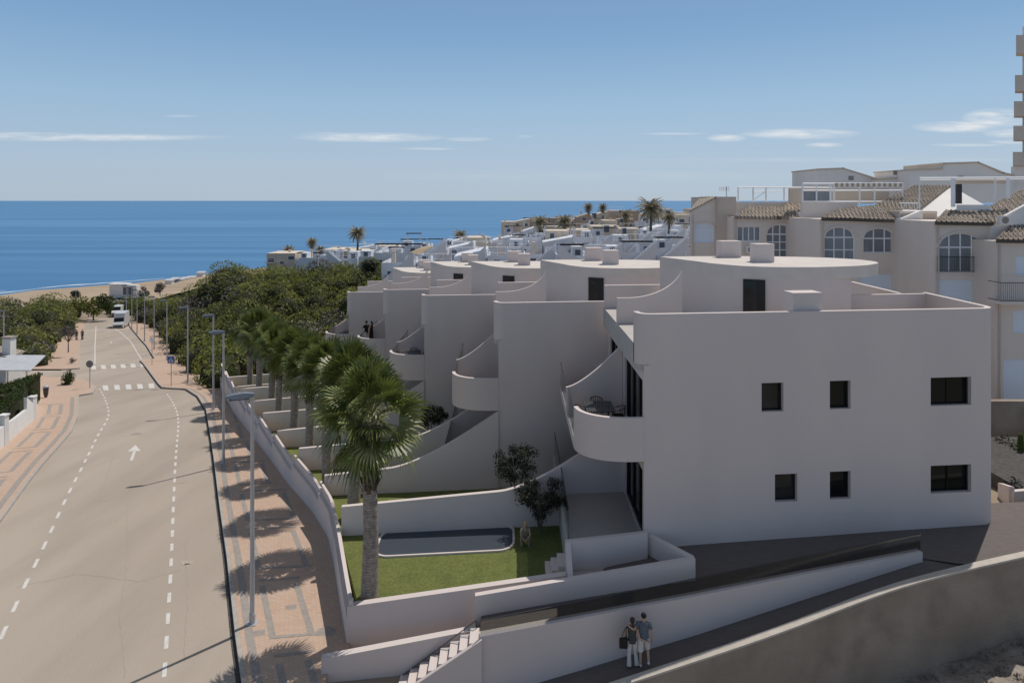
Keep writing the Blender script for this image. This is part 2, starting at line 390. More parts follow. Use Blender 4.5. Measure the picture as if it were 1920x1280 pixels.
# ------------------------------------------------------------------ terrain
kerbR = curve_xy([(470,1600),(455,1300),(441,1200),(425,1050),(411,950),(396,830),(386,770),(370,745),(348,731),(304,729),(297,722),(269,684),(262,677),(290,674),(275,650),(245,615),(238,603),(234,597)])
kerbL = curve_xy([(-420,1600),(-30,1010),(0,982),(55,905),(110,840),(135,810),(147,780),(147,743),(174,739),(181,728),(168,717),(150,711),(66,707),(66,697),(150,692),(150,650),(157,620),(162,603),(165,597)])
wallX = curve_xy([(575,1500),(598,1292),(603,1276),(641,1245),(650,1216),(643,1175),(632,1106),(624,1055),(615,1013),(584,962),(536,907),(475,825),(437,775),(410,725),(398,700),(392,690)])
edgeL = curve_xy([(-500,1300),(0,846),(67,786),(71,736),(72,690),(104,660),(140,620),(146,600)])
scrubR = curve_xy([(400,712),(335,690),(318,650),(285,620),(255,600),(248,594)])
scrubL = curve_xy([(78,694),(100,660),(136,620),(142,600),(146,590)])
def sst(x, a, b):
    t = np.clip((x-a)/(b-a), 0, 1); return t*t*(3-2*t)
def T(X, Y):
    X = np.asarray(X, dtype=float); Y = np.asarray(Y, dtype=float)
    z = np.interp(Y, GY, GZ)-.12
    a = X/np.maximum(Y, 12)
    wx = np.interp(Y, [20,24,34,50,65,80,120], [wallX(y) for y in (20,24,34,50,65)]+[-35,-45])
    near = z+sst(X-wx, 9, 24)*(2.5-.085*(Y-24)-z)
    pl = np.interp(a, [-.42,-.34,-.28,-.2,0,.2,.4,.9], [-11,-9.5,-7.5,-4,-.5,2.5,3.5,4.5])-.006*(Y-120)
    z2 = near+(np.maximum(pl, z)-near)*sst(Y, 62, 100)*sst(a, -.40, -.28)
    hill = 8.9*np.exp(-(np.abs(X+49)/np.where(X<-49,19,21))**2.3-((Y-124)/30)**2)*sst(X-np.interp(Y, [60,75,100,130,150], [scrubR(y) for y in (75,75,100,130,150)]), 0, 14)
    z2 = z2+hill
    z2 = z2-5.5*(1-sst(Y, 23.2, 24.2))*sst(X, -2, 1)
    z2 = z2-9*sst(Y, 222, 262)*sst(a, -.32, -.2)
    ys = np.interp(a, [-.9,-.75,-.6,-.4,-.33,-.25,-.1,.1,.3], [195,208,228,270,305,330,350,380,420])
    return z2+(-17-z2)*sst(Y-ys, -18, 6)
xs = np.unique(np.concatenate([np.arange(-420,-120,6.), np.arange(-120,90,1.8), np.arange(90,520,8.)]))
ys = np.unique(np.concatenate([np.arange(-30,20,5.), np.arange(20,170,1.8), np.arange(170,470,6.)]))
XX, YY = np.meshgrid(xs, ys); ZZ = T(XX, YY)
mb = MB(); nx_, ny_ = len(xs), len(ys)
mb.v = list(map(tuple, np.stack([XX.ravel(), YY.ravel(), ZZ.ravel()], 1).tolist()))
mb.f = [(j*nx_+i, j*nx_+i+1, (j+1)*nx_+i+1, (j+1)*nx_+i) for j in range(ny_-1) for i in range(nx_-1)]
mb.build('ground', 'earth', kind='structure', origin=(0,0,0), smooth=60)

def ribbon(name, fa, fb, Y0, Y1, dz, m, step=.8, kind='structure', crown=0, drop=.3, ex=None):
    mb = MB(); ysr = list(np.arange(Y0, Y1, step))+[Y1]
    if ex: ysr = sorted(set(ysr+ex))
    n = 2
    vs = []
    for y in ysr:
        for k in range(n+1):
            x = fa(y)+(fb(y)-fa(y))*k/n; vs.append((x, y, g(y)+dz))
    fs = [(j*(n+1)+k, j*(n+1)+k+1, (j+1)*(n+1)+k+1, (j+1)*(n+1)+k) for j in range(len(ysr)-1) for k in range(n)]
    o = len(vs)
    for j, y in enumerate(ysr):          # real edges down to the ground
        vs += [(fa(y), y, g(y)+dz-drop), (fb(y), y, g(y)+dz-drop)]
    for j in range(len(ysr)-1):
        a = j*(n+1); fs.append((a, a+n+1, o+2*j+2, o+2*j)); b = a+n; fs.append((b+n+1, b, o+2*j+1, o+2*j+3))
    mb.add(vs, fs); return mb.build(name, m, kind=kind, origin=(0,0,0))
YE = 152
ribbon('road', lambda y: kerbL(y)-.02, lambda y: kerbR(y)+.02, 2, YE, 0, 'road', .6)
ribbon('pavement', lambda y: kerbR(y)+.16, lambda y: wallX(y)+.12 if y < 78 else min(scrubR(y)+1.5, kerbR(y)+5), 2, 140, .17, 'pavers', .5)
ribbon('kerb', lambda y: kerbR(y), lambda y: kerbR(y)+.157, 2, 140, .174, 'kerb', .4)
ribbon('dark_grey_kerb_shade', lambda y: kerbR(y)-.16, lambda y: kerbR(y)-.003, 2, 140, .006, 'dark_grey_kerb_shade', .4)  # kerb's cast shadow painted as a dark strip along the road edge
Ya, Yb, Yc0 = G(100,708)[1], G(100,694)[1], G(100,746)[1]
ribbon('pavement', lambda y: edgeL(y), lambda y: kerbL(y)-.16, 2, Ya, .15, 'pavers', .5)
ribbon('kerb', lambda y: kerbL(y)-.157, lambda y: kerbL(y), 2, Ya, .154, 'kerb', .4)
ribbon('pavement', lambda y: edgeL(y)-1, lambda y: kerbL(y)-.16, Yb, 140, .15, 'pavers', .5)
ribbon('kerb', lambda y: kerbL(y)-.157, lambda y: kerbL(y), Yb, 140, .154, 'kerb', .4)
ribbon('side_road', lambda y: kerbL(y)-40, lambda y: kerbL(y)+.1, Ya+.1, Yb-.1, -.003, 'road', .5)

# grey paver bands and painted markings
def resample(pts, step):
    out = []; pts = [Vector(p[:2]) for p in pts]; carry = 0
    for a, b in zip(pts, pts[1:]):
        L = (b-a).length; d = carry
        while d < L: out.append(a+(b-a)*(d/L)); d += step
        carry = d-L
    out.append(pts[-1]); return out
def smooth_path(pts, it=2):
    pts = [Vector(p[:2]) for p in pts]
    for _ in range(it):
        q = [pts[0]]
        for a, b in zip(pts, pts[1:]): q += [a*.75+b*.25, a*.25+b*.75]
        q.append(pts[-1]); pts = q
    return pts
def strip(mb, pts, w, dz):
    vs = []; n = len(pts)
    for i, p in enumerate(pts):
        d = (pts[min(i+1,n-1)]-pts[max(i-1,0)]).normalized(); q = Vector((-d.y, d.x))
        for s in (-.5, .5):
            a = p+q*w*s; vs.append((a.x, a.y, g(a.y)+dz))
    mb.add(vs, [(2*i, 2*i+1, 2*i+3, 2*i+2)[::-1] for i in range(n-1)])
mb = MB()
def band(fx, o, y0, y1, w): strip(mb, [Vector((fx(y)+o, y)) for y in np.arange(y0, y1, .5)], w, .174)
band(kerbR, .48, 17, 69, .26)
yy = 18.0
while yy < 66:                           # rectangular panels between the kerb and the garden wall
    o1, o2 = 1.25, max(2.2, (wallX(yy)-kerbR(yy))-1.1)
    band(kerbR, o1, yy, yy+3.9, .22); band(kerbR, o2, yy+.2, yy+4.1, .22)
    for y in (yy, yy+3.9):
        a = Vector((kerbR(y)+o1-.1, y)); b = Vector((kerbR(y)+o2+.1, y+.25)); strip(mb, [a+(b-a)*t/6 for t in range(7)], .16, .178)
    yy += 4.9
mb.build('paver_band', 'grey_paver', kind='structure', origin=(0,0,0))
mb = MB()
def bandL(o, y0, y1, w): strip(mb, [Vector((kerbL(y)-o, y)) for y in np.arange(y0, y1, .5)], w, .154)
bandL(.55, 22, Yc0, .3)
yy = 24.0
while yy < Yc0-5:
    bandL(1.5, yy, yy+4.3, .28)
    wv = kerbL(yy)-edgeL(yy)
    bandL(max(2.4, wv-1.0), yy, yy+4.3, .25)
    for y in (yy, yy+4.4):
        a = Vector((kerbL(y)-1.4, y)); b = Vector((kerbL(y)-max(2.4, wv-1.0), y-.5)); strip(mb, [a+(b-a)*t/6 for t in range(7)], .16, .158)
    yy += 5.3
mb.build('paver_band', 'grey_paver', kind='structure', origin=(0,0,0))
def dashes(name, pxs, w, on, off):
    p = resample(smooth_path([G(*q) for q in pxs]), .1); mb = MB(); i = 0; a, b = int(on/.1), int(off/.1)
    while i < len(p)-a:
        strip(mb, p[i:i+a+1], w, .006); i += a+b
    mb.build(name, 'paint', kind='structure', origin=(0,0,0))
dashes('lane_marking', [(-60,1330),(5,1190),(40,1110),(80,1030),(125,930),(160,865),(185,812),(206,780),(200,755),(192,737),(186,728)], .13, .95, 1.05)
dashes('lane_marking', [(302,1330),(308,1270),(316,1140),(321,1060),(326,920),(330,850),(335,795),(333,775),(325,755),(311,735)], .13, .8, .8)
mb = MB()
strip(mb, resample([G(178,682), G(178,650), G(180,612)], .5), .15, .006)
strip(mb, resample([G(266,674), G(245,640), G(225,622), G(205,610)], .5), .15, .006)
strip(mb, resample([G(160,618.5), G(185,618), G(215,617)], .5), .3, .009)
mb.build('lane_marking', 'paint', kind='structure', origin=(0,0,0))
mb = MB()
for x0, row, wpx, hpx, n, st in ((172,689,9,7,6,18.5), (194,727,10,9,5,21.5)):
    for i in range(n):
        x = x0+i*st; r = row-i*.9
        q = [G(x,r+hpx/2), G(x+wpx,r+hpx/2-.3), G(x+wpx-2,r-hpx/2-.3), G(x-2,r-hpx/2)]
        mb.add([(a,b,c+.006) for a,b,c in q], [(0,1,2,3)])
mb.build('crosswalk_marking', 'paint', kind='structure', origin=(0,0,0))
mb = MB()
for pts in ([(243,863),(249,863),(255,845),(250,845)], [(239,846),(264,845),(254,834)], [(208,640),(209,640),(210,643),(207,643)]):
    q = [G(*p) for p in pts]; mb.add([(a,b,c+.007) for a,b,c in q], [tuple(range(len(q)))])
mb.build('arrow_marking', 'paint', kind='structure', origin=(0,0,0))
mb = MB()
for pts in ([(336,1052),(364,1050),(358,1057),(343,1060)], [(345,1056),(356,1056),(352,1064)]):
    q = [G(*p) for p in pts]; mb.add([(a,b,c+.007) for a,b,c in q], [tuple(range(len(q)))])
mb.build('worn_marking', 'paint_worn', kind='structure', origin=(0,0,0))
mb = MB(); rg0 = random.Random(9)
for px, py, a_, b_ in ((253,815,.7,.14),(340,905,.3,.12),(190,940,.35,.12)):
    c = G(px, py); pts = []
    for i in range(12):
        t_ = 2*math.pi*i/12; k_ = .6+.6*rg0.random(); x_, y_ = a_*k_*math.cos(t_), b_*k_*math.sin(t_); X_ = c[0]+x_*.9-y_*.45; Y_ = c[1]+x_*.45+y_*.9; pts.append((X_, Y_, g(Y_)+.004))
    mb.add(pts, [tuple(range(12))])
for pts in ([(30,1100),(150,1075),(260,1090),(340,1068)],[(235,1270),(225,1150),(240,1040),(238,960),(246,900)],[(345,1240),(352,1120),(348,1010)],[(215,850),(190,925),(120,1040)]):
    w_ = [Vector(G(*q)[:2]) for q in pts]; w_ = resample(w_, .35); w_ = [v+Vector((rg0.uniform(-.04,.04), rg0.uniform(-.04,.04))) for v in w_]; strip(mb, w_, .025, .004)
mb.build('road_stain', 'stain', kind='structure', origin=(0,0,0))
mcover = [((254,814), 9, 2.2, 0, 'round iron manhole cover in the traffic lane beyond the white arrow'),
          ((610,1186), 19, 7, .17, 'round iron manhole cover in the brick pavement by the white wall corner')]
for (px, py), a, b, dz, lab in mcover:
    c = G(px, py, dz); mb = MB(); r = a/F*c[1]; mb.tube([(c[0],c[1],c[2]-.05),(c[0],c[1],c[2]+.009)], r, 20); mb.build('manhole_cover', 'grey_paver', label=lab, cat='manhole cover')
for (px, py), lab in (((486,1186), 'small square drain cover at the foot of the nearest street lamp'), ((546,1138), 'square drain cover in the pavers two steps beyond the nearest lamp'),
                      ((421,875), 'small square drain cover at the foot of the second street lamp')):
    c = G(px, py, .17); mb = MB(); mb.obox(c, (.89,.3), .2, .17, c[2]-.05, c[2]+.011); mb.build('drain_cover', 'grey_paver', label=lab, cat='drain cover', group='drain covers in the pavement')

# sea, beach, surf
mb = MB()
rowsY = [120, 160, 200, 260, 400, 800, 2000, 6000, 20000, 60000]
colsX = [-60000,-20000,-5000,-1500,-500,-200,0,200,500,1500,5000,20000,60000]
mb.v = [(x, y, -14.0) for y in rowsY for x in colsX]
nc = len(colsX); mb.f = [(j*nc+i, j*nc+i+1, (j+1)*nc+i+1, (j+1)*nc+i) for j in range(len(rowsY)-1) for i in range(nc-1)]
mb.build('sea', 'sea', kind='structure', origin=(0,0,0))
shore = [(-420,600),(-200,572),(0,553),(62,544),(160,537),(262,530),(325,522),(400,513),(450,508),(520,501)]
inner = [(-420,690),(-200,630),(0,600),(62,596),(160,585),(262,570),(325,552),(400,532),(450,522),(520,510)]
mb = MB(); a = [PZ(p[0], p[1]-1.5, -14.25) for p in shore]; b = [PZ(p[0], p[1], -12.2) for p in inner]
vs = []
for s_, i_ in zip(a, b):
    for k in range(5):
        t = k/4; vs.append((s_[0]+(i_[0]-s_[0])*t, s_[1]+(i_[1]-s_[1])*t, s_[2]+(i_[2]-s_[2])*(t**.6)))
mb.add(vs, [(5*i+k, 5*i+k+1, 5*i+k+6, 5*i+k+5) for i in range(len(shore)-1) for k in range(4)])
mb.build('beach', 'sand', kind='structure', origin=(0,0,0), smooth=60)
mb = MB(); rnd = random.Random(3)
for off, w0, dens in ((1.0, 3.4, 1), (9, 2.6, .6), (19, 1.8, .35)):
    p = resample(smooth_path([PZ(q[0], q[1], -14) for q in shore]), 1.5); seg = []
    on = True
    for i, v in enumerate(p):
        if rnd.random() < .06: on = rnd.random() < dens
        if on: seg.append(Vector((v.x, v.y+off+.5*math.sin(i*.35)+.3*math.sin(i*.9))))
        else:
            if len(seg) > 3: strip_pts = seg; vs = []; n = len(seg); base = len(mb.v)
            if len(seg) > 3:
                for k, s_ in enumerate(seg):
                    ww = w0*(.35+.65*math.sin(math.pi*k/(n-1)))*(.7+.5*rnd.random()); vs += [(s_.x, s_.y-ww/2, -13.96), (s_.x, s_.y+ww/2, -13.95)]
                mb.add(vs, [(2*k, 2*k+2, 2*k+3, 2*k+1) for k in range(n-1)])
            seg = []
mb.build('surf', 'foam', kind='structure', origin=(0,0,0))

exec_order = []
# ------------------------------------------------------------------ villas
U = (.9948, .1015)
O = [(4.47,24.4), (-.91,33.4), (-5.7,42.4), (-9.8,51.4), (-14.7,60.4)]
DZ = [0, -.94, -1.83, -2.65, -4.05]
def L(a, b): return (O[0][0]+U[0]*a, O[0][1]+U[1]*a+b)
def arc(cx, cy, r, t0, t1, n=8): return [(cx+r*math.cos(R(t0+(t1-t0)*i/n)), cy+r*math.sin(R(t0+(t1-t0)*i/n))) for i in range(n+1)]
def afac(px, oi=0):
    k = (px-960)/F; return (k*O[0][1]-O[0][0])/(U[0]-U[1]*k)
PENT = [(2.65,8.5),(3.1,7.4),(3.66,6.2),(4.1,5.1),(4.57,4.35),(5.1,3.8),(5.76,3.47),(6.5,3.3),(7.2,3.25),(7.9,3.3),(8.6,3.47),(9.3,3.66),(9.9,3.9),(10.45,4.2),(10.9,4.6),(11.3,5.0),(11.5,5.4),(11.62,5.8),(11.6,6.2),(11.45,6.8),(11.1,7.3),(10.5,7.8),(9.8,8.2),(8.4,8.6),(7,8.75),(4.5,8.7)]
def OR(p): return (O[0][0]+p[0], O[0][1]+p[1])
def villa(k, label):
    t = thing('villa', label, 'villa', (*O[0], 0), 'white terraced villas with curved roofs')
    lo = -1.5 if k else 1.0
    W = 13.4
    mb = MB()
    holes = []
    if k == 0:
        for px0, px1, r0, r1 in ((1428,1469,718,772),(1556,1595,714,767),(1745,1821,708,761),(1453,1495,889,941),(1556,1595,884,936),(1745,1821,873,925)):
            a0, a1 = afac(px0), afac(px1); Yc = 24.4+.1015*a0
            holes.append((a0-.25, a1-.25, CAMZ-(r1-HY)*Yc/F, CAMZ-(r0-HY)*Yc/F, 0))
    panel(mb, L(.25,0), U, W-.25, lo, 9.1, holes, .3)
    # rounded right corner, right and back walls
    cpts = [L(13.4+.6*math.sin(R(q)), .6-.6*math.cos(R(q))) for q in range(0, 91, 10)]+[L(14,4.5), L(12.9,4.5), L(12.9,8.96), L(.25,8.96)]
    vs = [(*p, lo) for p in cpts]+[(*p, 9.1) for p in cpts]; n = len(cpts)
    mb.add(vs, [(i, i+1, n+i+1, n+i) for i in range(n-1)])
    # glazed side towards the street: openings on both floors for both flats
    dh = [(4.1,8.4,2.75,5.25,0),(.35,3.9,2.75,5.25,0),(4.1,8.4,6.02,8.5,0),(.35,3.9,6.02,8.5,0)]
    wl = 8.96
    dh = [(wl-4.2,wl-.25,2.75,5.25,0),(.4,wl-4.9,2.75,5.25,0),(wl-4.2,wl-.25,6.02,8.5,0),(.4,wl-4.9,6.02,8.5,0)]
    o = L(.25,wl); d = (0,-1)
    panel(mb, o, d, wl, lo, 8.9, dh, .25)
    wallo = mb.build('wall', 'render_white', t, smooth=25)
    if k == 0:
        for h in holes:
            big = h[1]-h[0] > 1.2
            fo = window(wallo, L(.25,0), U, *h[:4], d=.2, gm='room_glass' if h is holes[0] or h is holes[3] else 'dark_glass', nv=1 if big else 0, fw=.035)
    for h in dh:
        window(wallo, o, d, *h[:4], d=.15, nv=2, fw=.06, gm='room_glass', kind='glass_door')
    # roof terrace slab
    mb = MB(); sl = [L(0,.6)]+[L(.6-.6*math.cos(R(q)), .6-.6*math.sin(R(q))) for q in range(15, 91, 15)]+[L(13.4+.6*math.sin(R(q)), .6-.6*math.cos(R(q))) for q in range(0, 91, 15)]+[L(14,4.5),L(12.9,4.5),L(12.9,8.96),L(0,8.96)]
    mb.prism([OR(((p[0]-O[0][0])*.9985, (p[1]-O[0][1])+.004)) for p in sl], 8.9, 9.78); mb.build('roof_terrace', 'terrace_floor', t)
    # parapet band
    mb = MB()
    pp = [L(0,.75)]+[L(.6-.6*math.cos(R(q)), .6-.6*math.sin(R(q))) for q in range(0, 91, 9)]+[L(2,0),L(8,0)]+[L(13.4+.6*math.sin(R(q)), .6-.6*math.cos(R(q))) for q in range(0, 91, 9)]+[L(14,2.5),L(14,4.5)]
    mb.wall(pp, 9.1, 10.93, .2, 1)
    mb.wall([L(13.8,4.4),L(9.6,4.4)], 9.6, 10.90, .18, 1)
    mb.wall([L(12.9,4.6),L(12.9,8.9)], 9.0, 10.90, .18, 1)
    mb.wall([L(0.05,8.74),L(3.2,8.74)], 8.9, 10.88, .2, 1)
    mb.build('parapet', 'render_white', t, smooth=25)
    # dividing wall with its swept top on the terrace
    n = 26; path = []; zt = []
    for i in range(n+1):
        s = 2.85*i/n; path.append(L(s, 4.6)); q = max(0, (s-.5)/2.35); zt.append(10.86+1.12*(1-math.sqrt(max(0,1-q*q*.92)))/(1-math.sqrt(.08)))
    mb = MB(); mb.wall(path, 9.7, zt, .14, 1); mb.build('terrace_divider', 'render_white', t)
    # penthouse
    w = [(p[0], p[1]) for p in PENT[:11]]+[(9.2,3.75),(9.7,4.1),(10.0,4.7),(10.05,8.3),(2.9,8.45)]
    cx, cy = 6.5, 6.2
    w = [(cx+(x-cx)*.998, cy+(y-cy)*.996) for x, y in w]
    mb = MB(); mb.prism([OR(p) for p in w], 9.7, 11.8); pe = mb.build('penthouse', 'render_white', t, smooth=30)
    mb = MB(); mb.prism([OR(p) for p in PENT], 11.8, 12.3); mb.build('penthouse_roof', 'roof_white', pe, smooth=30)
    # black door on the curved front
    a = Vector(OR((4.98,3.9))); b = Vector(OR((5.76,3.46)))
    a = Vector(OR(PENT[4])); 
    p1 = Vector(OR(PENT[5])); p2 = Vector(OR(PENT[6])); dd = (p2-p1).normalized(); nn = Vector((dd.y, -dd.x))
    c0 = p1-dd*.02+nn*.015; mb = MB()
    dw = .86
    mb.prism([c0+nn*.02, c0+dd*dw+nn*.02, c0+dd*dw-nn*.2, c0-nn*.2], 9.78, 11.76)
    do = mb.build('door', 'black_frame', pe)
    mb = MB(); q0 = c0+nn*.026+dd*.07; q1 = c0+nn*.026+dd*(dw*.62)
    mb.add([(q0.x,q0.y,9.85),(q1.x,q1.y,9.85),(q1.x,q1.y,11.68),(q0.x,q0.y,11.68)], [(0,1,2,3)]); mb.build('pane', 'room_glass', do)
    for x0, y0, ww, hh in ((5.4,7.9,.95,.78), (6.15,5.4,.8,.8)):
        mb = MB(); c = OR((x0+ww/2, y0+.3)); mb.obox(c, U, ww/2, .34, 12.29, 12.3+hh-.05); mb.obox(c, U, ww/2+.012, .352, 12.3+hh-.05, 12.3+hh); mb.build('chimney', 'render_white', t)
    if k == 0:
        mb = MB(); c = L(6.5,.62); mb.obox(c, U, .57, .36, 9.7, 11.58); mb.build('chimney', 'render_white', t)
    # balcony: curved slab with a solid front parapet, open glass side
    cur = [(.245,0),(-.3,-.06),(-.9,.0),(-1.35,.16),(-1.7,.4),(-1.95,.7),(-2.1,1.05),(-2.14,1.4)]
    sp = smooth_path([OR(p) for p in cur], 2)
    mb = MB(); mb.prism([tuple(p) for p in sp]+[OR((-2.14,8.9)), OR((.245,8.9))], 5.68, 6.0); bo = mb.build('balcony', 'render_white', t, smooth=30)
    mb = MB(); mb.wall([tuple(p) for p in sp][::-1], 6.0, 7.24, .16, 1); mb.build('balcony_parapet', 'render_white', bo, smooth=40)
    mb = MB(); mb.wall([OR((-2.1,1.5)), OR((-2.1,4.42))], 6.02, 7.12, .02); mb.wall([OR((-2.1,4.8)), OR((-2.1,8.8))], 6.02, 7.12, .02); mb.build('glass_railing', 'rail_glass', bo)
    mb = MB(); mb.tube([(*OR((-2.1,1.5)),7.13),(*OR((-2.1,4.42)),7.13)], .018, 6); mb.tube([(*OR((-2.1,4.8)),7.13),(*OR((-2.1,8.8)),7.13)], .018, 6); mb.build('handrail', 'iron', bo)
    n = 22; path = []; zt = []
    for i in range(n+1):
        s = -2.18+2.4*i/n; path.append(OR((s, 4.5+.1*(s+2)))); q = i/n; zt.append(7.12+1.78*(1-math.sqrt(max(0,1-q**1.35*.93)))/(1-math.sqrt(.07)) if q > 0 else 7.12)
    zt = [7.12+1.78*((i/n)**1.45) for i in range(n+1)]
    mb = MB(); mb.wall(path, 6.0, zt, .14); mb.build('balcony_divider', 'render_white', t)
    # ground-floor terrace
    mb = MB(); mb.prism([OR((-2.5,0.2)), OR((.245,.25)), OR((.245,8.9)), OR((-2.5,8.6))], .2, 2.72); mb.build('terrace', 'terrace_stone', t)
    mb = MB(); mb.wall([OR((-2.42,.4)), OR((-2.42,4.3))], 2.72, 3.82, .02); mb.wall([OR((-2.42,4.7)), OR((-2.42,8.5))], 2.72, 3.82, .02); r_ = mb.build('glass_railing', 'rail_glass', t)
    mb = MB(); mb.tube([(*OR((-2.42,.4)),3.83),(*OR((-2.42,4.3)),3.83)], .018, 6); mb.tube([(*OR((-2.42,4.7)),3.83),(*OR((-2.42,8.5)),3.83)], .018, 6); mb.build('handrail', 'iron', r_)
    return t
v0 = villa(0, 'nearest white villa, six black windows in its broad grey side wall')
v1 = villa(1, 'second white villa from the right, directly behind the nearest one, plain side wall')
v1.location = (*O[1], DZ[1])
for k, lab in ((2, 'middle white villa of the row, third from the right end'), (3, 'fourth white villa, two people in black stand on its balcony'),
               (4, 'farthest and lowest white villa of the row, next to the green hill')):
    copy_tree(v1, (*O[k], DZ[k]), lab)

# garden party walls: one per plot, rising in a sweep to the villas
def garden_wall(j):
    k, mid = divmod(j, 2)
    ox, oy = O[k]; dz = DZ[k]
    yb = oy+(4.5 if mid else 0)
    x1 = ox+.24; y1 = yb+.024
    # street end
    x0 = x1
    for _ in range(30): x0 = wallX(y1+(x0-x1)*.1015)+.3
    n = 44; path = []; zt = []
    zs = 2.70+dz-(.1 if mid else -.15); ze = 5.66+dz
    for i in range(n+1):
        x = x0+(x1-x0)*i/n; path.append((x, y1+(x-x1)*.1015)); s = (x1-x)
        z = zs+.62*(i/n)
        q = max(0, 1-s/5.2); z = z+(ze-z)*(q**1.6); zt.append(z)
    if j == 8: path = path[:]
    mb = MB(); mb.wall(path, g(yb)-1.5, zt, .2)
    labs = {1:'white party wall behind the nearest pool, sweeping up to the first balcony', 2:'long white party wall behind the first olive tree, sweeping up under the second balcony'}
    mb.build('garden_wall', 'render_white', label=labs.get(j, '%s white garden party wall counted from the nearest pool, between palm trunks' % ['','first','second','third','fourth','fifth','sixth','seventh','eighth','ninth'][j]),
             cat='wall', group='white party walls between the gardens')
for j in range(1, 10): garden_wall(j)
# plots: lawns
ZP = [1.43-.47*j for j in range(10)]
for j in range(10):
    y0 = 22.95 if j == 0 else 24.6+4.5*(j-0)-.2; y1 = 24.4+4.5*(j+1)+.2
    if j == 0: y1 = 28.8
    k = min(j//2, 4); xr = O[k][0]-2.48
    ex = (wallX(y0)+.25, wallX(y1)+.25)
    mb = MB(); s = .1015
    mb.prism([(wallX(y0-1)+.26, y0-(.9 if j else .0)), (xr, y0-.02), (xr, y1-.05), (wallX(y1-.8)+.26, y1-.9)], ZP[j]-1.2, ZP[j])
    mb.build('lawn', 'lawn', kind='structure')
# street wall in stepped bays with slatted panels
for j in range(10):
    y0 = 22.62 if j == 0 else 23.7+4.5*j; y1 = 23.7+4.5*(j+1)
    zt = 1.95-.37*j if j else 1.75
    ys_ = np.linspace(y0, y1, 12); path = [(wallX(y)+.14, y) for y in ys_]
    lab = 'bay of the curved white street wall, %s' % ['nearest, at the end by the brick pavement corner','second from the near end, beside the second palm','third from the near end','fourth from the near end','fifth from the near end','sixth from the near end','seventh from the near end','eighth from the near end','ninth from the near end','farthest, by the green hill'][j]
    t = thing('street_wall', lab, 'wall', (path[0][0], path[0][1], g(y0)), 'bays of the white wall along the pavement')
    mb = MB(); mb.wall(path, [g(y)-.5 for y in ys_], zt-.55, .26); mb.build('wall_base', 'render_white', t, smooth=30)
    mb = MB(); mb.wall(path, zt-.05, zt, .12)
    mb.obox((path[0][0], path[0][1]+.08), (1,0), .06, .06, zt-.56, zt+.03)
    mb.build('panel_frame', 'render_white', t)
    mb = MB()
    for q in range(6): mb.wall([(x_+.07,y_) for x_, y_ in path], zt-.55+.083*q, zt-.55+.083*q+.079, .04)
    mb.build('slat_panel', 'render_white', t)

# near front garden wall, court, ramp walls
mb = MB(); a = P(651,1137,22.6); b = P(1062,1078,23.05)
n = 12; mb.wall([(a[0]+(b[0]-a[0])*i/n, a[1]+(b[1]-a[1])*i/n) for i in range(n+1)], -.4, [a[2]+(b[2]-a[2])*i/n for i in range(n+1)], .26, 1)
mb.build('garden_wall', 'render_white', label='low white wall closing the nearest lawn, sloping up to the court', cat='wall')
mb = MB()
a = P(891,1117,22.1); b = P(1304,1047,22.75)
path = [(a[0]+(b[0]-a[0])*i/10, a[1]+(b[1]-a[1])*i/10) for i in range(11)]; zt = [a[2]+(b[2]-a[2])*i/10 for i in range(11)]
mb.wall(path, .5, zt, .2, 1)
c = P(1217,987,24.45)
mb.wall([(b[0], b[1]+.2), (c[0]+.08, c[1]-.02)], 1.8, [b[2], b[2]+.02], .2, 1)
d = P(1060,1008,24.1)
mb.wall([(d[0], d[1]-.3), (c[0]-.12, c[1]-.35)], .5, [d[2]-.0, c[2]-.05], .18, 1)
mb.wall([(d[0]-.02, a[1]+.62), (d[0]-.02, d[1]-.3)], .5, [2.35, d[2]], .18, -1)
mb.build('court_wall', 'render_white', label='white sloping walls of the small sunken court in front of the nearest villa', cat='wall')
mb = MB(); mb.prism([(path[3][0],path[3][1]+.2),(b[0]-.1,b[1]+.2),(c[0],c[1]-.2),(d[0]+.2,d[1]-.35)], .6, 2.1); mb.build('court_floor', 'terrace_stone', kind='structure')
mb = MB()
for i, (px, py) in enumerate(((1060,1047),(1048,1055),(1037,1062))):
    q = PZ(px, py, 2.2-.26*i); mb.box(q[0]-.28, q[1]-.5, 1.2, q[0]+.02, q[1]+.4, 2.2-.26*i)
mb.build('garden_steps', 'render_white', label='short white steps from the nearest lawn up to the terrace', cat='steps')
# R1, the white wall holding the upper ramp
R1 = [P(900,1193,20.8), P(1100,1156,21.3), P(1305,1117,21.9), P(1500,1078,22.5), P(1730,1035,23.2)]
def lerp_path(pts, n):
    out = []
    for a, b in zip(pts, pts[1:]):
        for i in range(n): out.append(tuple(a[k]+(b[k]-a[k])*i/n for k in range(3)))
    out.append(pts[-1]); return out
r1 = lerp_path(R1, 5)
lowp = [G(0,0) for _ in ()]
PB = [P(840,1330,20.7), P(1010,1280,21.05), P(1195,1222,21.6), P(1305,1190,21.9), P(1500,1126,22.5), P(1730,1052,23.2)]
pbx = [p[0] for p in PB]; pbz = [p[2] for p in PB]
t = thing('ramp_wall', 'long white wall between the upper ramp and the path where the couple walks', 'wall', R1[0])
mb = MB(); mb.wall([(p[0],p[1]) for p in r1], [np.interp(p[0], pbx, pbz)-.4 for p in r1], [p[2] for p in r1], .26, 1); mb.build('wall_base', 'render_white', t)
gt = [P(893,1163,20.95), P(1305,1085,22.0), P(1727,1001,23.3)]
gtx = [p[0] for p in gt]; gtz = [p[2] for p in gt]
mb = MB(); gp = [(p[0], p[1]+.14) for p in r1]
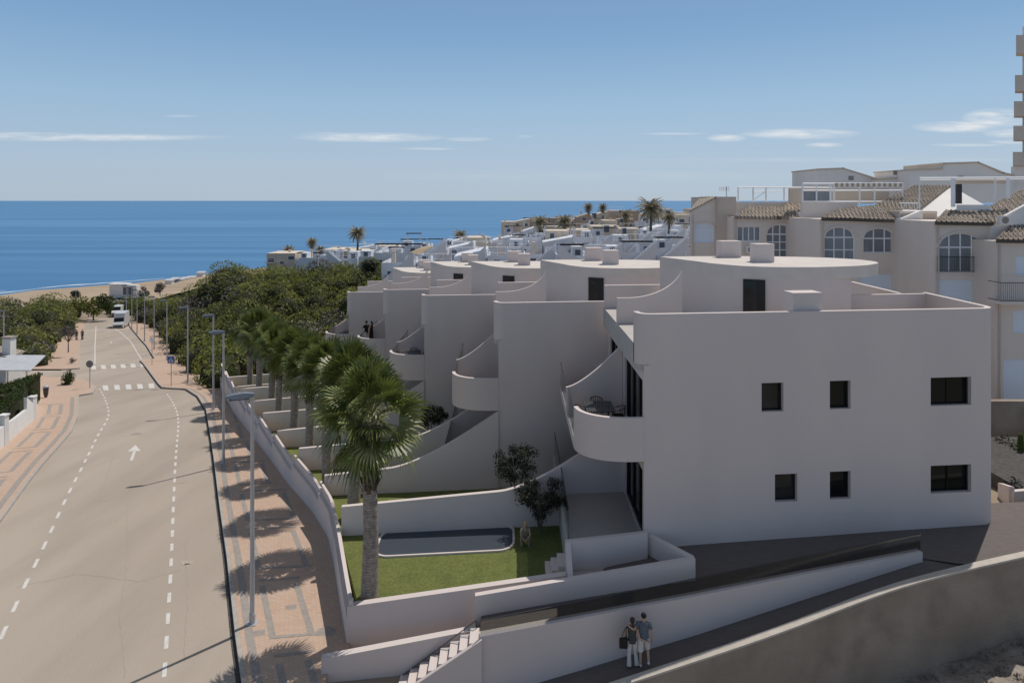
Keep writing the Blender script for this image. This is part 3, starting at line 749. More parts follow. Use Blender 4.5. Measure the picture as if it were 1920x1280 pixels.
mb.wall(gp, [p[2] for p in r1], [np.interp(p[0], gtx, gtz) for p in r1], .02); mb.build('glass_railing', 'smoked_glass', t)
mb = MB(); mb.tube([(p[0],p[1],np.interp(p[0], gtx, gtz)) for p in gp], .016, 6); mb.build('handrail', 'iron', t)
# upper ramp / forecourt sheet, dark
fx = [-1.0, 5.9, 13.9, 19, 30]; fz = [1.6, 2.25, 2.76, 2.9, 3.4]
bx = [-1.0, 3, 6.1, 18, 30]; bz = [1.5, 2.15, 2.62, 2.78, 3.2]
mb = MB(); cols = list(np.arange(-1.0, 34, .5)); vs = []
for x in cols:
    yf = np.interp(x, [p[0] for p in R1]+[15.2,18,34], [p[1]+.2 for p in R1]+[22.9,23.05,24.5]); yb_ = 27.5 if x > 3 else 22.2+ .05*x+.15
    for q in range(5):
        y = yf+(max(yb_, yf+.3)-yf)*q/4; tt = min(1, max(0, (y-yf)/2.4))
        vs.append((x, y, np.interp(x, fx, fz)*(1-tt)+np.interp(x, bx, bz)*tt))
mb.add(vs, [(5*i+q, 5*i+5+q, 5*i+6+q, 5*i+1+q) for i in range(len(cols)-1) for q in range(4)])
mb.build('upper_ramp', 'dark_paving', kind='structure')
# lower path
R2o = [P(980,1345,19.8), P(1176,1280,20.2), P(1454,1189,20.9), P(1687,1097,21.9), P(1920,1041,22.75), (26,24.3,3.9)]
r2 = lerp_path(R2o, 6)
for _ in range(5): r2 = [r2[0]]+[tuple((r2[i-1][k]+2*r2[i][k]+r2[i+1][k])/4 for k in range(3)) for i in range(1, len(r2)-1)]+[r2[-1]]
mb = MB(); vs = []; cols = list(np.arange(-6, 17.2, .4))
for x in cols:
    yn = np.interp(x, [p[0] for p in r2], [p[1] for p in r2])+.1; yf = np.interp(x, [p[0] for p in PB], [p[1] for p in PB])+.1
    if x > 13.9: yf = 23.4
    for q in range(3): vs.append((x, yn+(yf-yn)*q/2, min(2.735, np.interp(x, pbx, pbz))-.0))
mb.add(vs, [(3*i+q, 3*i+3+q, 3*i+4+q, 3*i+1+q) for i in range(len(cols)-1) for q in range(2)])
mb.build('lower_path', 'dark_paving', kind='structure')
t = thing('retaining_wall', 'brown rendered retaining wall with a pale coping in the lower right corner', 'wall', (R2o[2][0], R2o[2][1], 0))
mb = MB(); mb.wall([(p[0],p[1]) for p in r2], -1.5, [p[2]-.06 for p in r2], .22, 1); mb.build('wall_base', 'concrete_tan', t)
mb = MB(); mb.wall([(p[0],p[1]-.02) for p in r2], [p[2]-.06 for p in r2], [p[2] for p in r2], .27, 1); mb.build('coping', 'coping', t)
# rough ground in front
rng = np.random.default_rng(5)
mb = MB(); n = 60; vs = []
for i in range(n+1):
    for q in range(25):
        x = 2+26*i/n; y0 = np.interp(x, [p[0] for p in r2], [p[1] for p in r2])-.0; y = y0-8*q/24
        z = np.interp(x, [8,12,17,26], [-1.2,-.5,.48,1.6])-.02*(y0-y)**2*.5+rng.normal()*.05; vs.append((x,y,z))
mb.add(vs, [(25*i+q, 25*i+q+1, 25*i+26+q, 25*i+25+q) for i in range(n) for q in range(24)])
mb.build('rough_ground', 'dirt', kind='structure', smooth=50)
mb = MB()
for _ in range(260):
    x = 10+rng.random()*8; y = np.interp(x, [p[0] for p in r2], [p[1] for p in r2])-.15-rng.random()*3
    z = np.interp(x, [8,12,17,26], [-1.2,-.5,.48,1.6])-.01*(rng.random()*3)**2
    leaves(mb, (x,y,z+.03), (.18,.18,.1), 12, .05, rng, .2)
mb.build('dry_grass', 'scrub_dry', kind='stuff', label='dry tufts of grass on the rough ground below the brown wall', cat='grass')
# street-side lower wall and stair
a = P(602,1236,21.0); b = P(893,1180,21.75)
mb = MB(); mb.wall([(a[0]+(b[0]-a[0])*i/10, a[1]+(b[1]-a[1])*i/10) for i in range(11)], -1.2, [a[2]+(b[2]-a[2])*i/10 for i in range(11)], .26, 1)
mb.build('stair_wall', 'render_white', label='low white wall running from the brick pavement up to the ramp stair', cat='wall')
t = thing('outdoor_stair', 'white outdoor stair with a thin wire handrail at the bottom of the photo', 'stair', (b[0],b[1]-.5,0))
mb = MB(); n = 10
for i in range(n):
    z = 1.50-.185*i; x = -1.0-.31*i; y = 20.86+.11*(x+1)
    mb.prism([(x-.31, y-.034), (x-.003, y), (x-.003, y+.74), (x-.31, y+.71)], z-.7, z)
mb.build('treads', 'render_white', t)
mb = MB(); mb.wall([(-.93,20.80),(-4.2,20.44)], [-.6,-1.6], [1.70,-.28], .13, 1); mb.build('stringer', 'render_white', t)
mb = MB(); h0 = P(893,1162,21.55); h1 = P(725,1288,21.25); mb.tube([h0, h1], .015, 6); mb.tube([h0, (h0[0],h0[1],h0[2]-.9)], .015, 6); mb.build('handrail', 'iron', t)
mb = MB(); mb.add([h0,h1,(h1[0],h1[1],h1[2]-.8),(h0[0],h0[1],h0[2]-.8)], [(0,1,2,3)]); mb.build('glass_panel', 'rail_glass', t)
# facing slab under the stair/ramp corner
# pool
t = thing('swimming_pool', 'swimming pool with a pale rounded rim in the nearest lawn', 'pool', (-2.6,27.3,1.43))
def rrect(x0, y0, x1, y1, r, sk=.1015):
    p = arc(x1-r, y0+r, r, -90, 0, 6)+arc(x1-r, y1-r, r, 0, 90, 6)+arc(x0+r, y1-r, r, 90, 180, 6)+arc(x0+r, y0+r, r, 180, 270, 6)
    return [(x, y+sk*(x-x0)) for x, y in p]
inn = rrect(-5.25, 25.97, .02, 27.98, .55); out = rrect(-5.33, 25.88, .11, 28.06, .62)
mb = MB(); n = len(inn)
vs = [(*p,1.50) for p in out]+[(*p,1.50) for p in inn]+[(*p,1.40) for p in out]+[(*p,1.0) for p in inn]
mb.add(vs, [(i,(i+1) % n,n+(i+1) % n,n+i) for i in range(n)]+[(2*n+i,2*n+(i+1) % n,(i+1) % n,i) for i in range(n)]+[(n+i,n+(i+1) % n,3*n+(i+1) % n,3*n+i) for i in range(n)])
mb.build('rim', 'render_white', t)
mb = MB(); mb.add([(*p,1.455) for p in inn], [tuple(range(n))]); mb.build('water', 'pool_water', t)
# low white walls right of the villa
mb = MB(); a = P(1876,905,30); b = P(1897,912,28.5)
mb.wall([(a[0],a[1]),(b[0],b[1])], 1, [a[2],b[2]], .2); mb.wall([(b[0],b[1]),(b[0]+6,b[1]+.8)], 1, [2.9,3.0], .2)
mb.build('garden_wall', 'render_white', label='low white wall just right of the nearest villa at its foot', cat='wall')

# ------------------------------------------------------------------ palms
def fan(mb, base, d, size, rng, n=22, droop=.35):
    d = Vector(d).normalized(); up = Vector((0,0,1))
    side = d.cross(up)
    if side.length < .1: side = Vector((1,0,0))
    side.normalize(); nrm = side.cross(d).normalized()
    roll = rng.normal()*.75
    s2 = side*math.cos(roll)+nrm*math.sin(roll); n2 = s2.cross(d).normalized()
    for i in range(n):
        th = R(-105+210*i/(n-1))
        dr = d*math.cos(th)+s2*math.sin(th)
        ln = size*(.8+.2*math.cos(th))*(.88+.2*rng.random())
        fold = (.02 if i % 2 else -.02)*size
        w = size*.04
        p0 = base; pm = base+dr*ln*.5+n2*(fold+.03*size); pe = base+dr*ln*.82-up*ln*droop*.22+n2*fold; pt = base+dr*ln*1.02-up*ln*droop*(.65+.5*rng.random())
        sd = dr.cross(n2).normalized()*w
        mb.add([p0, pm+sd, pm-sd, pe+sd*.7, pe-sd*.7, pt], [(0,2,1), (1,2,4,3), (3,4,5)])
def fan_palm(seed, hgt, cr, label, loc, group):
    rng = np.random.default_rng(seed)
    t = thing('palm_tree', label, 'palm tree', loc, group)
    x, y, z = loc
    mb = MB(); ht = hgt-.9
    pts = [(x+.025*math.sin(i*.5+seed), y, z-.3+(ht+.3)*i/14) for i in range(15)]
    mb.tube(pts, [.30-.09*(i/14)+(.08 if i == 0 else 0)+.012*rng.random() for i in range(15)], 14)
    mb.build('trunk', 'palm_trunk', t, smooth=60)
    mb = MB()
    top = Vector((pts[-1][0], y, z+ht))
    for i in range(110):                 # split leaf bases round the top of the trunk
        hh = -1.55+2.2*i/110; a = i*2.4; rr = .23+.11*max(0, min(.6,hh+.5)); d = Vector((math.cos(a), math.sin(a), 0))
        c = top+Vector((0,0,hh))+d*rr; o = d*.16+Vector((0,0,.20)); s = Vector((-d.y, d.x, 0))*.07
        mb.add([c-s-Vector((0,0,.1)), c+s-Vector((0,0,.1)), c+s*.8+o*.7, c-s*.8+o*.7, c+o*1.35], [(0,1,2,3),(3,2,4)])
    mb.tube([top-Vector((0,0,1.1)), top-Vector((0,0,.4)), top+Vector((0,0,.7))], [.21,.28,.24], 10)
    mb.build('leaf_bases', 'boots', t)
    g1 = MB(); g2 = MB(); pet = MB(); c0 = top+Vector((0,0,.80)); N = 50
    for i in range(N):
        f = (i+.5)/N; el = R(86-112*f**1.0)+rng.normal()*.14; az = i*2.39996+rng.normal()*.25
        d = Vector((math.cos(el)*math.cos(az), math.cos(el)*math.sin(az), math.sin(el)))
        pl = cr*(.44+.16*rng.random()); sz = cr*(.50+.10*rng.random())
        b0 = c0+Vector((d.x*.12, d.y*.12, .5*(1-f)-.35*f)); b1 = b0+d*pl
        b1.z -= .10*pl
        pet.tube([b0, (b0+b1)/2+Vector((0,0,.06)), b1], [.03,.022,.014], 4, False)
        dd = (d+Vector((0,0,-.02-.26*f))).normalized()
        fan(g2 if rng.random() < .06 else g1, b1, dd, sz, rng, n=26, droop=.08+.30*f*rng.random()+.08*f)
    pet.build('leaf_stalks', 'palm_leaf_pale', t)
    g1.build('crown', 'palm_leaf', t); g2.build('pale_leaves', 'palm_leaf_pale', t)
    return t
pg = 'fan palms in the villa gardens'
pp = [(694,23.4),(664.5,30.4),(613,35.0),(580.5,39.5),(552,44),(523.6,48.5),(510,53),(486,57.5),(469,62)]
plabs = ['largest and nearest fan palm, standing in the sunlit lawn beside the pool', 'second nearest fan palm, its crown touching the nearest one', 'third fan palm from the near end of the row', 'fourth fan palm from the near end of the row',
 'fifth fan palm, in the middle of the row', 'sixth fan palm from the near end of the row', 'seventh fan palm, third from the far end', 'eighth fan palm, second from the far end', 'farthest fan palm of the row, against the green hill']
def ploc(i): px, Y = pp[i]; return ((px-960)/F*Y, Y, ZP[i] if i < 10 else 0)
pA = fan_palm(11, 6.1, 1.80, plabs[0], ploc(0), pg); pB = fan_palm(29, 5.9, 1.74, plabs[1], ploc(1), pg)
for i in range(2, 9):
    copy_tree(pA if i % 2 else pB, ploc(i), plabs[i], pg, rz=i*1.9, scale=[1,1,.95,.90,.94,.89,.93,.96,.93][i])

def date_palm(px, rtop, rbase, Y, cr, label, seed, fanlike=False):
    rng = np.random.default_rng(seed); x, _, zt = P(px, rtop, Y); zb = P(px, rbase, Y)[2]
    t = thing('palm_tree', label, 'palm tree', (x, Y, zb), 'palms in the distant town')
    mb = MB(); mb.tube([(x,Y,zb-1),(x+.1,Y,(zb+zt)/2),(x,Y,zt)], [.32,.24,.26], 8); mb.build('trunk', 'bark', t)
    mb = MB()
    for i in range(46 if not fanlike else 60):
        az = i*2.4; el = R(75-(115 if not fanlike else 150)*((i+.5)/(46 if not fanlike else 60))); L_ = cr*(.9+.2*rng.random()); p = Vector((x,Y,zt)); n = 7; prev = p
        dh = Vector((math.cos(az), math.sin(az), 0)); sd = Vector((-dh.y, dh.x, 0))
        for q in range(n):
            e = el-q*.17*(1 if not fanlike else .5); cur = prev+(dh*math.cos(e)+Vector((0,0,math.sin(e))))*L_/n
            w = cr*.11*math.sin(math.pi*(q+.8)/(n+.6))
            for s_ in (-1,1):
                mb.add([prev, cur, cur+sd*s_*w*1.2+Vector((0,0,-w*.7)), prev+sd*s_*w*.5+Vector((0,0,-w*.7))], [(0,1,2,3)])
            prev = cur
    mb.build('crown', 'date_leaf', t)
date_palm(670, 437, 475, 165, 5.2/1.9, 'tall feathery date palm standing alone against the sea left of the town', 1)
date_palm(585, 455, 482, 190, 2.0, 'slim fan palm left of the tall date palm against the sea', 2, True)
date_palm(600, 468, 492, 185, 1.9, 'small date palm directly right of the slim fan palm by the sea', 3)
date_palm(541, 470, 492, 190, 2.1, 'leftmost distant palm, dark round crown above the green hill', 4, True)
date_palm(1103, 389, 425, 230, 2.2, 'left one of two slim fan palms above the town skyline', 5, True)
date_palm(1130, 389, 426, 235, 2.1, 'right one of two slim fan palms above the town skyline', 6, True)
date_palm(1173, 404, 424, 200, 2.2, 'short fan palm between the twin palms and the big date palm', 7, True)
date_palm(1220, 391, 425, 150, 3.9, 'biggest date palm on the town skyline, left of the beige flats', 8)
date_palm(1254, 408, 430, 155, 2.2, 'small date palm at the right foot of the biggest skyline palm', 9)
date_palm(1012, 416, 432, 190, 3.0, 'low wide palm at the left end of the brown houses', 10)
date_palm(1058, 414, 432, 195, 3.2, 'low wide palm in front of the brown houses', 11)
date_palm(863, 441, 450, 190, 2.6, 'palm crown showing above a flat white roof in the near town', 12)

# ------------------------------------------------------------------ shrubs, olive trees, scrub
def olive(px, row, Y, r, zb, label, seed, trunks=3):
    rng = np.random.default_rng(seed); c = P(px, row, Y)
    t = thing('olive_tree', label, 'tree', (c[0], Y, zb), 'small dark olive trees in the gardens')
    mb = MB()
    for i in range(trunks):
        a = 6.28*i/trunks+.4; e = (c[0]+.5*r*math.cos(a), Y+.4*r*math.sin(a), c[2]-.1)
        mb.tube([(c[0],Y,zb-.1),(c[0]+.12*math.cos(a),Y,zb+.4*(c[2]-zb)),e,(e[0]*1.0+.2*math.cos(a),e[1],e[2]+.5*r)], [.05,.04,.025,.008], 6)
        for q in range(5):
            b_ = rng.random()*6.28; mb.tube([e,(e[0]+.5*r*math.cos(b_),e[1]+.5*r*math.sin(b_),e[2]+.4*r*rng.random())], [.018,.006], 4)
    mb.build('trunk', 'bark', t)
    mb = MB()
    for q in range(26):
        d = rng.normal(size=3); d /= np.linalg.norm(d); k = r*(.35+.5*rng.random())
        leaves(mb, (c[0]+d[0]*k*1.05, Y+d[1]*k, c[2]+d[2]*k*.75), (r*.32,r*.32,r*.24), 120, .062, rng, .1, flat=2)
    mb.build('crown', 'olive_leaf', t)
olive(966, 866, 30.7, 1.12, .96, 'small dark olive tree standing behind the white party wall of the nearest pool', 1)
olive(1012, 932, 27.9, 1.12, 1.43, 'small dark olive tree beside the nearest terrace, over the crouching person', 2)
olive(811, 778, 39.3, .95, .0, 'small dark olive tree under the second balcony, right of the palms', 3)

rng = np.random.default_rng(12)
def scrub_mass(name, label, pts, rr, n, size):
    mb = MB(); core = MB(); dry = MB()
    for x, y in pts:
        z = float(T(x, y)); r = rr*(.5+.95*rng.random()**1.5); hz = r*(.75+.45*rng.random())
        drc = .5+.5*math.sin(x*.16+1.3*math.sin(y*.11))*math.cos(y*.13+.5)
        tgt = dry if (drc > .66 and rng.random() < .7) else mb
        leaves(tgt, (x,y,z+hz*.55), (r,r,hz), int(n*r*r/(rr*rr)), size, rng, .78, .3)
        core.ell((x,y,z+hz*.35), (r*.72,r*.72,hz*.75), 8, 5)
    o = mb.build(name, 'scrub_leaf', label=label, cat='scrub', kind='stuff')
    if dry.v:
        d = dry.build('dry_branches', 'scrub_dry', o); d['kind'] = 'stuff'
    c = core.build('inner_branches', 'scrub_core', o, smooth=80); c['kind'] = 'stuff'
def pick(n, x0, x1, y0, y1, ok, dmin):
    out = []; tries = 0; cell = {}
    while len(out) < n and tries < n*40:
        tries += 1; x = x0+(x1-x0)*rng.random(); y = y0+(y1-y0)*rng.random()
        if not ok(x, y): continue
        k = (int(x//dmin), int(y//dmin))
        if any((a-x)**2+(b-y)**2 < dmin*dmin for i in (-1,0,1) for j in (-1,0,1) for a, b in cell.get((k[0]+i, k[1]+j), [])): continue
        cell.setdefault(k, []).append((x,y)); out.append((x,y))
    return out
def okR(x, y):
    if x < scrubR(y)+1.0 and y < 158: return False
    a = x/y
    if y < 76 and x > wallX(y)+1: return False
    if y > 84 and a > -.19: return False
    if y <= 84 and a > -.235: return False
    if y > 150 and a > -.30: return False
    return a > -.60
pts = pick(900, -95, -8, 69, 172, okR, 2.1)
scrub_mass('scrub', 'dense green and brown scrub covering the hill between the street and the villas', pts, 2.15, 190, .22)
def okL(x, y): return x < scrubL(y)-.9 and x/y > -.86 and not (y < 93 and x/y < -.70)
pts = pick(480, -150, -50, 80, 158, okL, 2.5)
scrub_mass('scrub', 'dense green scrub left of the far end of the street', pts, 2.5, 200, .25)

def bush(px, row, Y, r, label, m='hedge_leaf', n=900, hz=1, name='bush', size=.1, trunk=True, zb=None, cat='bush', group=None):
    c = P(px, row, Y); zb = c[2]-r*hz-.2 if zb is None else zb
    t = thing(name, label, cat, (c[0], Y, zb), group); rg = np.random.default_rng(int(px))
    if trunk:
        mb = MB(); mb.tube([(c[0],Y,zb-.2),(c[0],Y,c[2])], [r*.07,r*.04], 6)
        for q in range(9):
            a = q*2.4; mb.tube([(c[0],Y,zb+(c[2]-zb)*.5),(c[0]+r*.7*math.cos(a),Y+r*.7*math.sin(a),c[2]+r*hz*.5*math.sin(q*1.7))], [r*.04,r*.01], 4)
        mb.build('trunk', 'bark', t)
    mb = MB(); 
    for q in range(12):
        d = rg.normal(size=3); d /= np.linalg.norm(d)
        leaves(mb, (c[0]+d[0]*r*.55, Y+d[1]*r*.55, c[2]+d[2]*r*hz*.55), (r*.5,r*.5,r*hz*.45), n//12, size, rg, .3, 2)
    mb.build('crown', m, t)
bush(690, 503, 128, 1.9, 'dark round tree between the hill top and the white town', 'olive_leaf', 1200, size=.28, name='tree', cat='tree')
bush(128, 624, 95, 1.25, 'small bare purple-brown tree on the left pavement by the scrub', 'scrub_dry', 1500, .9, 'bare_tree', .10, zb=G(136,682,.15)[2], cat='tree')
bush(128, 714, 71, .72, 'green bush growing through the left pavement beside the round sign', 'hedge_leaf', 1000, 1.75, size=.11, zb=G(128,738)[2])
bush(135, 675, 88, .6, 'small dry bush at the foot of the bare tree', 'scrub_dry', 260, .7, size=.08)
bush(150, 568, 150, 2.2, 'round olive-green tree behind the lamp at the end of the left scrub', 'scrub_leaf', 900, size=.3, name='tree', cat='tree')
bush(175, 575, 148, 2.4, 'dark green tree left of the parked cars at the end of the street', 'scrub_leaf', 900, size=.3, name='tree', cat='tree')
bush(200, 567, 146, 2.3, 'pale green tree directly left of the parked cars', 'hedge_leaf', 900, size=.28, name='tree', cat='tree')
bush(141, 553, 175, 1.4, 'small dark round tree on the beach edge', 'olive_leaf', 500, size=.25, name='tree', cat='tree')
bush(270, 548, 165, 1.5, 'brown bush right of the white beach building', 'scrub_dry', 500, size=.25)
bush(300, 540, 175, 1.7, 'pale brown bush on the sand left of the parasols', 'scrub_dry', 500, size=.25)
bush(425, 705, 66, .9, 'small green shrub leaning over the far end of the white street wall', 'hedge_leaf', 600, 1.5, size=.1)
bush(1900, 868, 35, 1.4, 'tall dark shrub against the brown garden wall at the right edge', 'olive_leaf', 1200, 1.1, size=.12)
bush(1935, 880, 34, 1.5, 'dark shrub right of the tall shrub, cut by the right edge', 'hedge_leaf', 1200, 1.0, size=.12)
bush(1912, 935, 30, .8, 'dark plants behind the low white wall at the right edge', 'olive_leaf', 700, 1.3, size=.09)

# ------------------------------------------------------------------ street lamps and signs
def lamp(loc, label, flip=1, h=8.0, group='street lamps along the right-hand pavement'):
    x, y, z = loc; t = thing('street_lamp', label, 'street lamp', loc, group)
    mb = MB(); mb.tube([(x,y,z-.05),(x,y,z+h-.05)], [.085,.055], 12); mb.build('pole', 'lamp_metal', t, smooth=50)
    mb = MB(); mb.obox((x,y), (1,0), .17, .17, z-.05, z+.03); mb.tube([(x,y,z),(x,y,z+.35)], [.11,.105], 12); mb.build('base_plate', 'lamp_metal', t)
    mb = MB(); d = Vector((-.93*flip,-.36*flip,0)); s = Vector((-d.y,d.x,0)); e = Vector((x,y,z+h-.04))
    vs = []
    for u_, w_, z0, z1 in ((-.06,.09,-.06,.04),(.25,.13,-.10,.09),(.62,.15,-.09,.07),(.84,.09,-.03,.02)):
        c = e+d*u_; vs += [c-s*w_+Vector((0,0,z0)), c+s*w_+Vector((0,0,z0)), c+s*w_*.8+Vector((0,0,z1)), c-s*w_*.8+Vector((0,0,z1))]
    fs = [(3,2,1,0)]+[(4*i+a, 4*i+(a+1) % 4, 4*i+4+(a+1) % 4, 4*i+4+a) for i in range(3) for a in range(4)]+[(12,13,14,15)]
    mb.add(vs, fs); ho = mb.build('lamp_head', 'lamp_case', t)
    mb = MB(); c = e+d*.42+Vector((0,0,-.105)); mb.obox((c.x,c.y), (d.x,d.y), .32, .11, c.z-.03, c.z+.02); mb.build('lens', 'lamp_head', ho)
    return t
l0 = lamp(G(473,1168,.17), 'nearest and largest grey street lamp, at the brick pavement beside the white wall')
lbs = [(419,868),(400,768),(352,717),(313,675),(289,655),(271,640),(257,626),(247,617),(237,609)]
ords = ['second','third','fourth','fifth','sixth','seventh','eighth','ninth','farthest']
for (px, py), o_ in zip(lbs, ords):
    x, y, z = G(px, py, .17); h = {313:.95}.get(px, 1)
    copy_tree(l0, (x,y,z), '%s grey street lamp on the right-hand pavement%s' % (o_, ', counted from the nearest' if o_ != 'farthest' else ''), rz=0)
c = G(142,598); copy_tree(l0, (c[0],c[1],P(142,545,c[1])[2]-8), 'grey street lamp at the end of the left scrub, seen against the beach')
c = P(7,582,82); copy_tree(l0, (c[0],c[1],c[2]-8), 'grey street lamp at the left photo edge behind the white chimney')

def sign(px, rc, rb, r, label, face, shape='round', back=False):
    x, y, z = G(px, rb, .15); zc = CAMZ-(rc-HY)*y/F
    t = thing('road_sign', label, 'road sign', (x,y,z))
    mb = MB(); mb.tube([(x,y,z-.1),(x,y,zc+.1)], .03, 8); mb.build('post', 'sign_grey', t)
    mb = MB()
    if shape == 'round': mb.disc((x,y-.05,zc), r, (0,1,0), 24); so = mb.build('plate', face, t)
    else:
        mb.box(x-r, y-.06, zc-r, x+r, y-.04, zc+r); so = mb.build('plate', face, t)
        mb = MB(); mb.add([(x-r*.7,y-.064,zc-r*.6),(x+r*.7,y-.064,zc-r*.6),(x,y-.064,zc+r*.75)], [(0,1,2)]); tri = mb.build('triangle', 'sign_white', so)
        mb = MB(); q = y-.07
        for a, b in (((0,.25),(0,-.1)), ((0,-.1),(-.17,-.5)), ((0,-.1),(.17,-.5)), ((-.2,.1),(.2,.1))):
            mb.tube([(x+a[0]*r,q,zc+a[1]*r),(x+b[0]*r,q,zc+b[1]*r)], .05*r+.01, 5)
        mb.disc((x,q,zc+.38*r), .09*r, (0,1,0), 10); mb.build('walker_symbol', 'cloth_black', tri)
sign(168.5, 682, 727, .36, 'grey back of a round road sign on the left pavement at the crossing', 'sign_grey')
sign(321, 674, 724, .36, 'square blue pedestrian crossing sign on the right pavement', 'sign_blue', 'square')
sign(285, 637, 684, .30, 'round white road sign farther along the right pavement', 'sign_white')
# bollard bin
c = G(86,745,.15); t = thing('litter_bin', 'small dark rounded bin on the left brick pavement', 'litter bin', c)
mb = MB(); mb.tube([(c[0],c[1],c[2]),(c[0],c[1],c[2]+.35),(c[0],c[1],c[2]+.95)], [.10,.20,.24], 12); mb.build('body', 'dark_grey_kerb_shade', t)
mb = MB(); mb.tube([(c[0],c[1],c[2]+.95),(c[0],c[1],c[2]+1.05),(c[0],c[1],c[2]+1.12)], [.25,.24,.10], 12); mb.build('lid', 'lamp_metal', t)

# ------------------------------------------------------------------ left house and its garden
gy_ = G(0,846)[1]
t = thing('boundary_wall', 'white stepped garden wall along the left pavement', 'wall', G(40,812))
mb = MB(); pw = [G(-120,930),G(0,846),G(30,820),G(50,802)]; mb.wall([(p[0]-.1,p[1]) for p in pw], [p[2]-.3 for p in pw], [p[2]+h for p, h in zip(pw,(1.5,1.5,1.4,1.4))], .2); 
pw = [G(50,802),G(67,787),G(71,737)]; mb.wall([(p[0]-.1,p[1]) for p in pw], [p[2]-.3 for p in pw], [p[2]+h for p, h in zip(pw,(2.3,1.1,1.0))], .2); mb.build('wall_base', 'white_plain', t)
mb = MB()
for px, py, h in ((10,838,2.1),(63,790,1.9),(69,760,1.8)):
    p = G(px,py); mb.obox((p[0]-.1,p[1]), (1,0), .2, .2, p[2]-.2, p[2]+h); mb.obox((p[0]-.1,p[1]), (1,0), .25, .25, p[2]+h, p[2]+h+.1)
mb.build('pillar', 'white_plain', t)
def hedge(poly, z0, z1, label, n):
    rg = np.random.default_rng(n); xs_ = [p[0] for p in poly]; ys_ = [p[1] for p in poly]
    t = thing('hedge', label, 'hedge', (sum(xs_)/4, sum(ys_)/4, z0)); mb = MB()
    for _ in range(n):
        u, v = rg.random(), rg.random()
        a = np.array(poly[0])*(1-u)*(1-v)+np.array(poly[1])*u*(1-v)+np.array(poly[2])*u*v+np.array(poly[3])*(1-u)*v
        leaves(mb, (a[0],a[1],z1-.2 if rg.random() < .55 else z0+(z1-z0)*rg.random()), (.35,.35,.25), 24, .10, rg, .2, 2)
    mb.build('foliage', 'hedge_leaf', t)
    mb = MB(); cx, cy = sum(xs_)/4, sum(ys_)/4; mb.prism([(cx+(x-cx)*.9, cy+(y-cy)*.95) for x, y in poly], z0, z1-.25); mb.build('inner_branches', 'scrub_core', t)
A = G(-60,850); B = G(52,800); C_ = G(62,765)
hedge([(A[0]-.3,A[1]),(B[0]-.5,B[1]),(B[0]-2.0,B[1]+1.2),(A[0]-2.3,A[1]+1)], B[2]-.5, B[2]+2.3, 'clipped green hedge behind the white wall, nearest one at the left edge', 260)
hedge([(B[0]-1.6,B[1]+1.2),(C_[0]-.4,C_[1]),(C_[0]-.4,C_[1]+1.6),(B[0]-6.5,B[1]+3)], B[2]-.5, B[2]+2.0, 'dark green hedge between the white wall and the house with the awning', 220)
# house with chimney
Yh = 74
t = thing('house', 'white house with a chimney and a pale awning at the left photo edge', 'house', P(0,720,Yh))
x0, _, _ = P(-60,0,Yh); x1, _, _ = P(18,0,Yh); zt = P(0,665,Yh)[2]; zb = zt-5
mb = MB(); mb.box(x0, Yh, zb, x1-.4, Yh+2.5, zt-.3); w_ = mb.build('wall', 'white_plain', t)
mb = MB(); mb.prism([(x0-.3,Yh-.3),(x1-.2,Yh-.3),(x1-.2,Yh+2.7),(x0-.3,Yh+2.7)], [zt+.6,zt-.3,zt-.3,zt+.6], [zt+.75,zt-.15,zt-.15,zt+.75]); mb.build('roof', 'tiles', t)
mb = MB(); q = P(14,0,Yh+.5); mb.box(q[0]-.45, Yh+.3, zt-.5, q[0]+.45, Yh+1.2, P(0,636,Yh)[2]); ch = mb.build('chimney', 'white_plain', t)
mb = MB(); mb.box(q[0]-.55, Yh+.2, P(0,636,Yh)[2], q[0]+.55, Yh+1.3, P(0,633,Yh)[2]); mb.build('chimney_cap', 'grey_paver', ch)
mb = MB(); a_ = P(0,668,Yh-2.5); b_ = P(66,672,Yh-1.5); mb.prism([(a_[0]-2,Yh),(b_[0]-.6,Yh+1.0),(b_[0],Yh-2.2),(a_[0]-2,Yh-3)], [zt-.1,zt-.35,zt-1.2,zt-1.0], [zt,zt-.25,zt-1.12,zt-.9]); mb.build('awning', 'awning', t)
mb = MB()
for px in (14,50): 
    q = P(px,0,Yh-2.2); mb.tube([(q[0],q[1],zb),(q[0],q[1],zt-1.1)], .08, 8)
mb.build('awning_post', 'white_plain', t)

